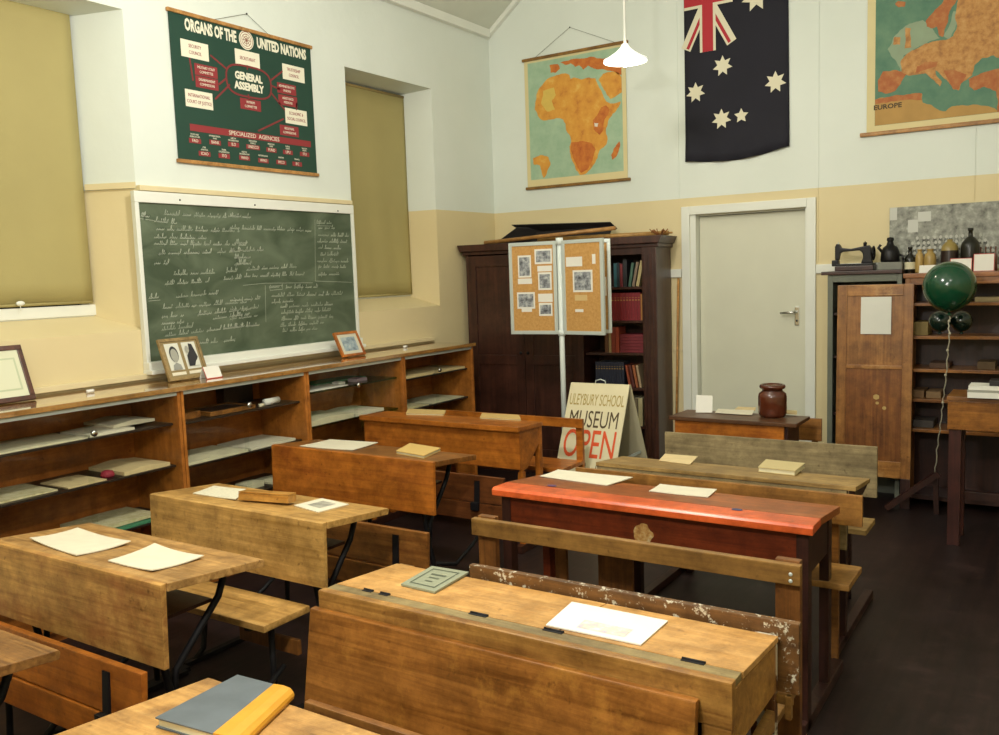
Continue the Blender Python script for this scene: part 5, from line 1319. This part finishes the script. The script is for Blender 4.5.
# rolled charts and boards on top
TZ = 1.901
def top_item(fn, name, mat, label, cat): m = MB(); fn(m); return solo(m, name, mat, label, cat)
def P_(u, v, y): return at(u, v, 'y', y)
a, b = P_(486, 243, -.42), P_(612, 227, -.42)
top_item(lambda m: m.tube([(a.x, -.44, TZ+.016), (b.x, -.36, TZ+.075)], .016, 12), 'rolled_chart', W_stick, 'long pale rolled chart lying tilted on the left of the cupboard top', 'rolled chart')
a, b = P_(540, 241, -.3), P_(667, 231, -.3)
top_item(lambda m: (m.tube([(a.x, -.33, TZ+.018), (b.x, -.27, TZ+.018)], .018, 12), m.tube([(b.x, -.27, TZ+.018), (b.x+.03, -.268, TZ+.018)], .008, 10)), 'rolled_chart', wood('straw_roll', 'c99e58', 'a87c3a', .5), 'golden rolled chart lying to the right on the cupboard top', 'rolled chart')
a, b = P_(560, 238, -.22), P_(660, 231, -.22)
top_item(lambda m: m.tube([(a.x, -.22, TZ+.015), (b.x, -.16, TZ+.015)], .015, 12), 'rolled_chart', W_mid, 'brown rolled chart behind the golden one on the cupboard top', 'rolled chart')
a = P_(514, 221, -.28); b = P_(606, 224, -.28)
def folded(m):
    m.slab([(a.x, -.32, TZ+.155), (b.x, -.20, TZ+.13), (b.x+.02, -.12, TZ+.08), (a.x+.05, -.10, TZ+.06)], (0, 0, .005))
    m.slab([(a.x-.15, -.36, TZ+.002), (a.x+.05, -.32, TZ+.13), (a.x+.3, -.12, TZ+.11), (a.x+.2, -.1, TZ+.002)], (0, 0, .005))
    m.slab([(a.x+.0, -.19, TZ+.0), (b.x-.04, -.16, TZ+.0), (b.x, -.16, TZ+.105), (a.x+.12, -.2, TZ+.09)], (0, .006, 0))
top_item(folded, 'folded_black_card', plain('black_card', '221e1c', .7), 'large folded black card on top of the maroon cupboard', 'card')
a = P_(668, 232, -.3)
def tass(m):
    rnd = random.Random(6)
    for k in range(9):
        dx = rnd.uniform(-.06, .06); m.tube([(a.x-.05+dx*.3, -.34, TZ+.004), (a.x-.05+dx, -.36+rnd.uniform(-.02, .02), TZ+.02+rnd.uniform(0, .03)), (a.x-.05+dx*1.3, -.35, TZ+.012+rnd.uniform(0, .05))], .004, 6)
top_item(tass, 'dried_twigs', plain('rust_twigs', '8a5428', .8), 'little bundle of rusty dried twigs at the right end of the cupboard top', 'twigs')
m = MB(); m.tube([(1.738, -.04, 1.57), (1.692, -.035, .01)], .009, 10)
solo(m, 'pointer_stick', W_stick, 'long brown wooden pointer leaning between the cupboard and the door', 'stick')

# ------------------------------------------------------------------ display stand
def display_stand():
    p = at(563.5, 395, 'y', -1.12); X, Y = p.x, -1.12
    t = thing('display_stand', 'grey-framed pinboard stand of swinging panels with small photographs', 'display stand', (X, Y, 0))
    ztop = at(562, 240, 'y', Y).z
    m = MB(); m.tube([(X, Y, .02), (X, Y, ztop+.005)], .019, 18); m.build('pole', plain('white_pole', 'd4dcd8', .3), t, True)
    m = MB(); m.lathe([(0, 0), (.2, 0), (.2, .012), (.05, .03), (.02, .05), (0, .05)], (X, Y, 0), 30); m.build('base', M_steel, t, True)
    cork = printed('cork', ('b08040', 'be9050', 'c89c5c'), 60, 5)
    zt = at(535, 242, 'y', Y).z; zb = at(535, 334, 'y', Y).z; H = zt-zb
    def panel(ang, Wd, items):
        c, s_ = math.cos(ang), math.sin(ang); Mx = Matrix.Translation((X, Y, zb)) @ Matrix.Rotation(ang, 4, 'Z') @ Matrix.Translation((.024, 0, 0))
        def bl(mb, name, mat, par): o = mb.build(name, mat, par); o.data.transform(Mx); o.data.transform(parent_world(par).inverted()); return o
        f = .026; m = MB(); m.box(0, Wd, -.011, .011, 0, f, .003); m.box(0, Wd, -.011, .011, H-f, H, .003); m.box(0, f, -.011, .011, f, H-f, .003); m.box(Wd-f, Wd, -.011, .011, f, H-f, .003)
        fr = bl(m, 'panel_frame', M_steel, t)
        bl(MB().box(f, Wd-f, -.006, .006, f, H-f), 'cork_board', cork, fr)
        sd = -1 if c > 0 else 1
        for (a0, a1, z0, z1, mat, nm) in items:
            y = -.0072 if c > 0 else .0072
            if nm == 'pinned_photo': y *= 1.15
            a, b = (a0, a1) if c > 0 else (1-a1, 1-a0)
            bl(MB().box(Wd*a, Wd*b, min(y, y*.9), max(y, y*.9), H*z0, H*z1), nm, mat, fr)
    ph = printed('small_photo', ('3a3c40', '8c9094', 'c4c8c4'), 34, 4); pm = M_paperw
    def pic(a0, a1, z0, z1): return [(a0, a1, z0, z1, pm, 'photo_mount'), (a0+.03, a1-.03, z0+.02, z1-.02, None, '')]
    L_ = []
    def ph_(a0, a1, z0, z1): L_.append((a0-.03, a1+.03, z0-.02, z1+.02, pm, 'photo_mount')); L_.append((a0, a1, z0, z1, ph, 'pinned_photo'))
    def lb(a0, a1, z0, z1): L_.append((a0, a1, z0, z1, pm, 'pinned_caption'))
    # left panel: a from the free edge (left) to the pole (right)
    ph_(.22, .44, .64, .84); ph_(.58, .88, .78, .90); ph_(.64, .86, .50, .65); ph_(.18, .50, .30, .44); ph_(.64, .86, .22, .32)
    lb(.60, .90, .68, .74); lb(.18, .48, .55, .61); lb(.60, .90, .35, .44); lb(.24, .46, .245, .28)
    left = L_; L_ = []
    Wl = .385; Wr = .352
    panel(PI+math.radians(4), Wl, left)
    L2 = [(.26, .74, .45, .68, pm, 'photo_mount'), (.30, .70, .47, .66, ph, 'pinned_photo'), (.1, .5, .72, .82, pm, 'pinned_caption'), (.3, .5, .24, .27, pm, 'pinned_caption'), (.74, .82, .74, .84, pm, 'pinned_caption'), (.3, .6, .36, .42, plain('buff_note', 'ccb078', .7), 'pinned_note')]
    panel(math.radians(-8), Wr, L2)
    panel(math.radians(24), Wr-.015, [(.5, .9, .4, .6, pm, 'pinned_caption')])
    panel(math.radians(150), Wl-.06, [])
    m = MB(); m.tube([(X, Y, zt-.03), (X, Y, zt+.02)], .026, 18); m.tube([(X, Y, zb-.01), (X, Y, zb+.03)], .026, 18); m.build('collar', plain('white_pole', 'd4dcd8', .3), t, True)
display_stand()

def a_board():
    X0, X1, Y, H = 1.405, 1.855, -1.235, .872; sp = .40
    t = thing('sandwich_board', 'cream folding sign lettered MUSEUM OPEN in front of the bookcase', 'sign', ((X0+X1)/2, Y, 0), .0)
    xc = (X0+X1)/2; w = (X1-X0)/2; Mc = plain('cream_sign_board', 'ddd3ae', .6, var=.06)
    th = .012; a = math.atan2(sp, H)
    for s_ in (-1, 1):
        m = MB(); m.prism([(0, H), (s_*th, H), (s_*(sp+th), 0), (s_*sp, 0)], 0, 'x', -w, w, .002); m.build('sign_panel', Mc, t)
    m = MB(); m.tube([(-.04, -.0, H-.002), (-.035, 0, H+.02), (.0, 0, H+.03), (.035, 0, H+.02), (.04, 0, H-.002)], .004, 8); m.build('carry_handle', M_steel, t)
    m = MB(); m.bar((w-.03, -sp*.55, H*.42), (w-.03, sp*.55, H*.42), .004, .02); m.build('spreader', M_steel, t)
    def at_(x, d): # point on front panel at distance d from the top along the panel
        return (Matrix.Translation((xc+x, Y-th-.0012-d*math.sin(a), H-d*math.cos(a))) @ Matrix.Rotation(a, 4, 'X').inverted() @ R_BACK)
    def at2(x, d): return Matrix.Translation((xc+x, Y-th-.0015-d*math.sin(a), H-d*math.cos(a))) @ Matrix.Rotation(-a, 4, 'X') @ R_BACK
    join_text([('ULEYBURY', .115, at2(-.1, .122), .40, .0004), ('SCHOOL', .115, at2(.115, .122), .40, .0004)], plain('sign_gold', 'a8924e', .6), 'gold_lettering', t)
    join_text([('MUSEUM', .17, at2(0, .262), .57, .0)], plain('sign_brown', '4c3a1c', .6), 'brown_lettering', t)
    join_text([('OPEN', .28, at2(-.0, .44), .55, .0008)], plain('sign_orange', 'd8501e', .6), 'orange_lettering', t)
    join_text([('30', .055, at2(-.02, .58), .8, .001), ('NO', .055, at2(.11, .58), .8, .001)], plain('sign_brown', '4c3a1c', .6), 'small_lettering', t)
a_board()

# ------------------------------------------------------------------ right side: cupboards, sewing machines, bottles, balloons
GZ = 1.588
def grey_cupboard():
    x0, x1, yb, yf = 2.93, 3.405, -.025, -.30
    t = thing('cupboard', 'grey-green painted cupboard with a dark top, against the back wall right of the door', 'cupboard', ((x0+x1)/2, (yf+yb)/2, 0))
    g = plain('grey_green_paint', '6a6e60', .5, var=.2, vscale=5)
    m = MB(); m.box(x0, x0+.035, yf, yb, 0, GZ-.025, .003); m.box(x1-.03, x1, yf, yb, 0, GZ-.025, .003); m.box(x0+.035, x1-.03, yf, yf+.02, GZ-.075, GZ-.025, .003); m.box(x0+.035, x1-.03, yb-.012, yb, 0, GZ-.025); m.build('carcase', g, t, True)
    MB().box(x0-.04, x1+.002, yf-.02, yb, GZ-.024, GZ, .004).build('top_board', W_dbx, t, True)
    for z in (.2, .6, 1.0, 1.3): MB().box(x0+.036, x1-.031, yf+.03, yb-.013, z-.015, z).build('shelf', W_dbrown, t, True)
grey_cupboard()
def leaning_door():
    x0, x1 = 3.012, 3.488; zt, zl = 1.495, .0; lean = .06; y = -.43
    t = thing('wooden_door_panel', 'loose brown panelled cupboard door with a white notice, leaning on the grey-green cupboard', 'door panel', ((x0+x1)/2, y, 0))
    t.rotation_euler = (-math.atan2(lean, zt), 0, 0)
    w = (x1-x0)/2; s_ = .062; th = .022; zb = .20
    m = MB(); m.box(-w, -w+s_, 0, th, zb, zt, .003); m.box(w-s_, w, 0, th, zb, zt, .003); build_each(m, 'stile', W_door, t)
    m = MB()
    for z0, z1 in ((zb, zb+.11), (.93, .955), (zt-.075, zt)): m.box(-w+s_, w-s_, 0, th, z0, z1, .003)
    build_each(m, 'rail', wood('door_rail_wood', 'b48040', '8c5a28', .38, 'x', wear='c69a5c', wear_amt=.2), t)
    MB().box(-w+s_, w-s_, .008, .014, .955, zt-.075).build('upper_panel', W_door, t); MB().box(-w+s_, w-s_, .008, .014, zb+.11, .93).build('lower_panel', W_doorp, t)
    for x in (-w+.03, w-.03): MB().box(x-.03, x+.03, .001, th-.001, 0, zb, .003).build('foot', W_dbrown, t)
    a = at(861, 297, 'y', y+.05); b = at(891, 334, 'y', y+.05)
    m = MB(); m.box(a.x-t.location.x, b.x-t.location.x, -.0018, -.0003, b.z+.0, a.z+.0); m.build('paper_notice', plain('notice_paper', 'dcdcd2', .7, var=.05), t)
    m = MB()
    for u, v, r in ((876, 397, .018), (884, 408, .012), (877, 403, .01)):
        p = at(u, v, 'y', y+.03); m.slab([(p.x-t.location.x+r*(1+.2*(k % 2))*math.cos(2*PI*k/12), .0076, p.z+r*math.sin(2*PI*k/12)) for k in range(12)], (0, .0005, 0))
    m.build('pale_chips', plain('chip_tan', 'b89a5c', .6), t)
leaning_door()
SX0, SX1, SY0, SZT = 3.43, 4.60, -.33, 1.56
def open_shelves():
    t = thing('shelf_unit', 'open orange-brown wooden shelf unit with bottles along its top, at the right', 'shelf unit', ((SX0+SX1)/2, SY0/2, 0))
    x0 = SX0
    m = MB(); m.box(x0, x0+.03, SY0, -.03, 0, SZT-.03, .003); m.box(SX1-.03, SX1, SY0, -.03, 0, SZT-.03, .003); build_each(m, 'side_panel', W_door, t, True)
    MB().box(x0-.012, SX1+.012, SY0-.012, -.025, SZT-.03, SZT, .004).build('top_board', wood('orange_top_board', 'a86c30', '86501f', .35), t, True)
    MB().box(x0+.03, SX1-.03, -.04, -.03, .05, SZT-.03).build('back_panel', W_dbrown, t, True)
    MB().box(x0+.03, SX1-.03, SY0, SY0+.018, SZT-.075, SZT-.03, .002).build('head_rail', W_orange_top, t, True)
    zz = []
    for v in (303, 336, 369, 399, 429):
        p = at(918, v, 'y', SY0); z = p.z; zz.append(z); MB().box(x0+.031, SX1-.031, SY0+.003, -.041, z-.02, z, .002).build('shelf', W_orange_top, t, True)
    MB().box(x0+.03, SX1-.03, SY0+.01, -.041, .05, .08, .002).build('base_board', W_dbrown, t, True)
    return zz
zz = open_shelves()
rnd = random.Random(12)
def block(x0, x1, z, h, c, lab, cat='box', nm='cardboard_box', y0=-.27, y1=-.08, mat=None):
    m = MB(); m.box(x0, x1, y0, y1, z+.0008, z+h, .003); return solo(m, nm, mat or plain('box_'+c, c, .7), lab, cat)
def bx(u): return at(u, 330, 'y', -.27).x
block(bx(913), bx(928), zz[1], .09, '7c6a3c', 'small olive box at the left of the second shelf in the open unit')
block(bx(974), bx(999)+.1, zz[0], .03, '8c7c58', 'long tan folder lying at the right of the first shelf in the open unit', 'folder', 'folder')
block(bx(978), bx(996), zz[2], .05, '5c4830', 'low brown box at the right of the third shelf in the open unit')
block(bx(930), bx(950), zz[2], .035, '4c3424', 'flat dark box at the left of the third shelf in the open unit')
block(bx(912), bx(925), zz[3], .05, '6c5030', 'small brown box at the left of the fourth shelf in the open unit')
block(bx(927), bx(942), zz[3], .045, '7a6040', 'tan box beside the string on the fourth shelf in the open unit')
block(bx(914), bx(935), zz[4], .05, '3a3430', 'dark low box on the fifth shelf in the open unit')

def sewing_machine(label, x, y, z, s=1.0, yaw=0, mat=None):
    t = thing('sewing_machine', label, 'sewing machine', (x, y, z), yaw); B = mat or plain('black_enamel', '0f0d10', .4, spec=.3)
    def S(v): return tuple(q*s for q in v)
    m = MB(); m.box(*S((-.125, .145, -.075, .075, 0, .035)), .006*s); m.build('wooden_base', W_dbrown, t)
    m = MB(); m.box(*S((-.12, .14, -.065, .065, .036, .052)), .004*s)
    m.prism([S(q) for q in ((.05, .052), (.13, .052), (.12, .10), (.12, .165), (.105, .185), (-.02, .163), (-.09, .172), (-.105, .20), (-.125, .205), (-.135, .18), (-.135, .082), (-.105, .082), (-.10, .13), (-.085, .142), (.04, .148), (.06, .13), (.066, .10))], 0, 'y', -.026*s, .026*s, .008*s)
    m.box(*S((-.155, -.11, -.04, .04, .036, .082)), .008*s)
    m.build('machine_body', B, t)
    m = MB(); m.tube([S((-.115, -.0, .165)), S((-.115, 0, .215))], .004*s, 8); m.tube([S((-.12, 0, .10)), S((-.12, 0, .055))], .003*s, 8); m.build('needle_bar', M_steel, t)
    m = MB(); m.tube([S((.075, 0, .165)), S((.075, 0, .215))], .003*s, 8); m.lathe([(0, .178*s), (.012*s, .18*s), (.014*s, .205*s), (0, .208*s)], (.075*s, 0, 0), 14); m.build('spool_pin', B, t)
    # hand wheel
    m = MB(); R = .048*s; ring = [(.135*s, R*math.cos(2*PI*k/24), .125*s+R*math.sin(2*PI*k/24)) for k in range(25)]; m.tube(ring, .006*s, 8, False)
    for k in range(4): a = PI*k/2; m.tube([(.135*s, 0, .125*s), (.135*s, R*math.cos(a), .125*s+R*math.sin(a))], .004*s, 6)
    m.tube([(.11*s, 0, .125*s), (.145*s, 0, .125*s)], .01*s, 10); m.build('hand_wheel', B, t)
    return t
sewing_machine('black hand-cranked sewing machine on the grey-green cupboard beside the door', 3.075, -.15, GZ+.001, .93)
def dark_machine():
    x = (at(880, 260, 'y', -.15).x+at(901, 260, 'y', -.15).x)/2+.008
    t = thing('antique_instrument', 'dark upright antique instrument on a grey block beside the sewing machine', 'instrument', (x, -.15, GZ+.001))
    MB().box(-.075, .075, -.07, .07, 0, .05, .004).build('grey_block', plain('grey_block', '77786e', .6), t)
    m = MB(); m.lathe([(0, .051), (.058, .051), (.062, .065), (.058, .12), (.045, .15), (.025, .165), (.018, .19), (.024, .2), (.02, .215), (0, .22)], (-.01, 0, 0), 24); m.build('body', plain('black_enamel', '0f0d10', .4, spec=.3), t)
    m = MB(); m.tube([(-.06, 0, .12), (-.085, 0, .15), (-.07, 0, .17)], .01, 10); m.tube([(.045, 0, .1), (.07, -.01, .09), (.075, -.01, .06)], .008, 8); m.build('side_arm', M_black, t)
dark_machine()
def bottle(name, label, cat, u, v, wpx, hpx, prof, mat, y=-.16, extra=None):
    k = .84*abs((at(u, v, 'y', y)-CAM).length)/FPX; r = wpx*k/2; h = hpx*k; x = at(u, v, 'y', y).x
    t = thing(name, label, cat, (x, y, SZT+.001))
    m = MB(); m.lathe([(a*r, b*h) for a, b in prof], (0, 0, 0), 28); m.build('body', mat, t)
    if extra: extra(t, r, h)
    return t
dkg = plain('dark_bottle_glass', '16160f', .25, spec=.4); amb = plain('amber_stoneware', 'a88c50', .35); 
PB = [(0, 0), (.9, 0), (1, .04), (1, .5), (.9, .6), (.4, .72), (.34, .9), (.42, .92), (.42, 1), (0, 1)]
def label_band(z0, z1, mat, rr=1.015):
    def f(t, r, h): m = MB(); m.lathe([(r*rr, h*z0), (r*rr, h*z1)], (0, 0, 0), 28); m.build('paper_label', mat, t)
    return f
bottle('glass_bottle', 'small dark bottle with a pale label, leftmost of the bottles on the shelf unit', 'bottle', 910, 262, 11, 28, PB, dkg, extra=label_band(.15, .42, M_pale))
PJ = [(0, 0), (.9, 0), (1, .06), (1, .62), (.85, .78), (.5, .86), (.5, .95), (.58, .96), (.58, 1), (0, 1)]
bottle('stoneware_jar', 'small tan stoneware jar, left of the pair behind the green balloon', 'jar', 919.5, 262, 8.5, 25, PJ, amb)
bottle('stoneware_jar', 'larger tan stoneware jar, right of the pair behind the green balloon', 'jar', 930, 262, 12, 25, PJ, plain('tan_stoneware', '9c8248', .35))
def two_tone(t, r, h): m = MB(); m.lathe([(r*1.012, 0.004), (r*1.012, h*.66)], (0, 0, 0), 28); m.build('dark_band', plain('dark_glaze', '2a1c1a', .3), t)
bottle('demijohn', 'squat flagon, tan shoulder over dark body, standing above the green balloon', 'flagon', 949.5, 262, 17, 34, [(0, 0), (.95, 0), (1, .04), (1, .68), (.9, .8), (.5, .92), (.32, .94), (.34, 1), (0, 1)], plain('tan_glaze', '8f7c44', .3), y=-.13, extra=two_tone)
bottle('demijohn', 'large dark glass flagon with a tall neck, in front of the group photograph', 'flagon', 970, 262, 18, 45, [(0, 0), (.95, 0), (1, .04), (1, .55), (.9, .66), (.55, .76), (.26, .80), (.22, .93), (.3, .94), (.3, 1), (0, 1)], plain('dark_green_flagon', '1d1c14', .3, spec=.4), y=-.13)
for k, (u0, u1, hz, lab) in enumerate(((919, 938, 8, 'long white label card between the bottles at the left of the shelf unit top'), (950, 971.5, 14, 'white label card leaning right above the green balloon'), (973.5, 994, 18, 'white red-edged label card on the shelf unit top near the right edge'))):
    a = at(u0, 265, 'y', -.24); b = at(u1, 265, 'y', -.24); kk = .84*(a-CAM).length/FPX; h = hz*kk
    t = thing('label_card', lab, 'card', ((a.x+b.x)/2, -.24, SZT+.001), 0); w = (b.x-a.x)/2
    m = MB(); m.slab([(-w, -.0, 0), (w, -.0, 0), (w, .025, h), (-w, .025, h)], (0, .0015, 0)); m.slab([(-w, .052, 0), (w, .052, 0), (w, .027, h), (-w, .027, h)], (0, .0015, 0)); m.build('card', M_paperw, t)
    if k:
        m = MB(); m.bar((-w, -.001, .002), (-w, .024, h), .003, .003); m.bar((w, -.001, .002), (w, .024, h), .003, .003); m.bar((-w, -.001, .002), (w, -.001, .002), .003, .003); m.bar((-w, .024, h), (w, .024, h), .003, .003); m.build('red_border', plain('red_ink', 'c04030', .6), t)
for k in range(4):
    u = (983, 988, 993, 998)[k]; bottle('small_vial', ['small brown vial, first of the row behind the red-edged card', 'small brown vial, second of the row behind the red-edged card', 'small brown vial, third of the row behind the red-edged card', 'small brown vial at the right edge of the row behind the card'][k], 'vial', u-2.5, 262, 3.6, 25, PB, plain('brown_vial', '5a3020', .2), y=-.12)

def balloons():
    y = -.95
    c = at(949.5, 286, 'y', y); k = (c-CAM).length/FPX; r = 21.8*k
    g = plain('green_balloon_rubber', '0f4028', .16, spec=.6)
    def blob(name, lab, c, r, g, tail=1.0, sz=1.0):
        t = thing(name, lab, 'balloon', (c.x, c.y, c.z-r*1.15))
        prof = []; n = 22
        for i in range(n+1):
            a = PI*i/n; rr = math.sin(a)*r; z = math.cos(a)*r
            if z < 0: rr *= (1-.10*(-z/r)**2); z *= 1.08*tail
            prof.append((rr, z*sz))
        m = MB(); m.lathe(prof, (0, 0, r*1.15), 40); m.build('balloon_skin', g, t)
        m = MB(); m.lathe([(.004, r*.10), (.012, .0), (.014, -.008), (.006, -.004), (.004, 0)], (0, 0, 0), 14); m.build('knot', g, t)
        return t
    blob('balloon', 'large shiny dark green round balloon in front of the shelf unit', c, r, g)
    c2 = at(951, 325, 'y', y+.06); d = plain('dark_balloon_rubber', '0b2018', .2, spec=.6)
    blob('balloon', 'darker smaller balloon tucked below the large green one, left', at(940, 321, 'y', y+.20), r*.44, d)
    blob('balloon', 'darker smaller balloon tucked below the large green one, right', at(961.5, 321, 'y', y+.26), r*.44, d)
    pts = [(949.5, 316), (949, 326), (949, 336), (948, 355), (946, 375), (944, 395), (942, 410), (940, 430), (937, 450), (935, 474)]
    P = [at(u, v, 'y', y+.02*0+.45*max(0, i-2)/7) for i, (u, v) in enumerate(pts)]
    m = MB(); Q = []
    for i in range(len(P)-1):
        for s_ in range(4):
            q = P[i].lerp(P[i+1], s_/4); Q.append(q+Vector((.004*math.sin(i*3+s_*1.7), .003*math.cos(i*2.3+s_), 0)))
    Q.append(P[-1]); m.tube(Q, .0035, 6)
    for i in (2, 7, 11, 16, 22): m.ball(Q[i], .008, (1, 1, 1.2), 8)
    solo(m, 'balloon_string', plain('white_string', 'b0aa94', .8), 'white curled string hanging from the green balloons', 'string')
    e = P[-1]; b = at(886, 508, 'z', .02)
    m = MB(); m.bar((e.x+.02, e.y+.01, e.z+.006), (b.x, b.y, .02), .045, .035); m.bar((e.x, e.y+.028, e.z-.01), (e.x+.01, e.y+.03, .0), .03, .03)
    solo(m, 'dark_prop', W_dbrown, 'dark wooden prop on the floor that the balloon string is tied to', 'prop')
balloons()
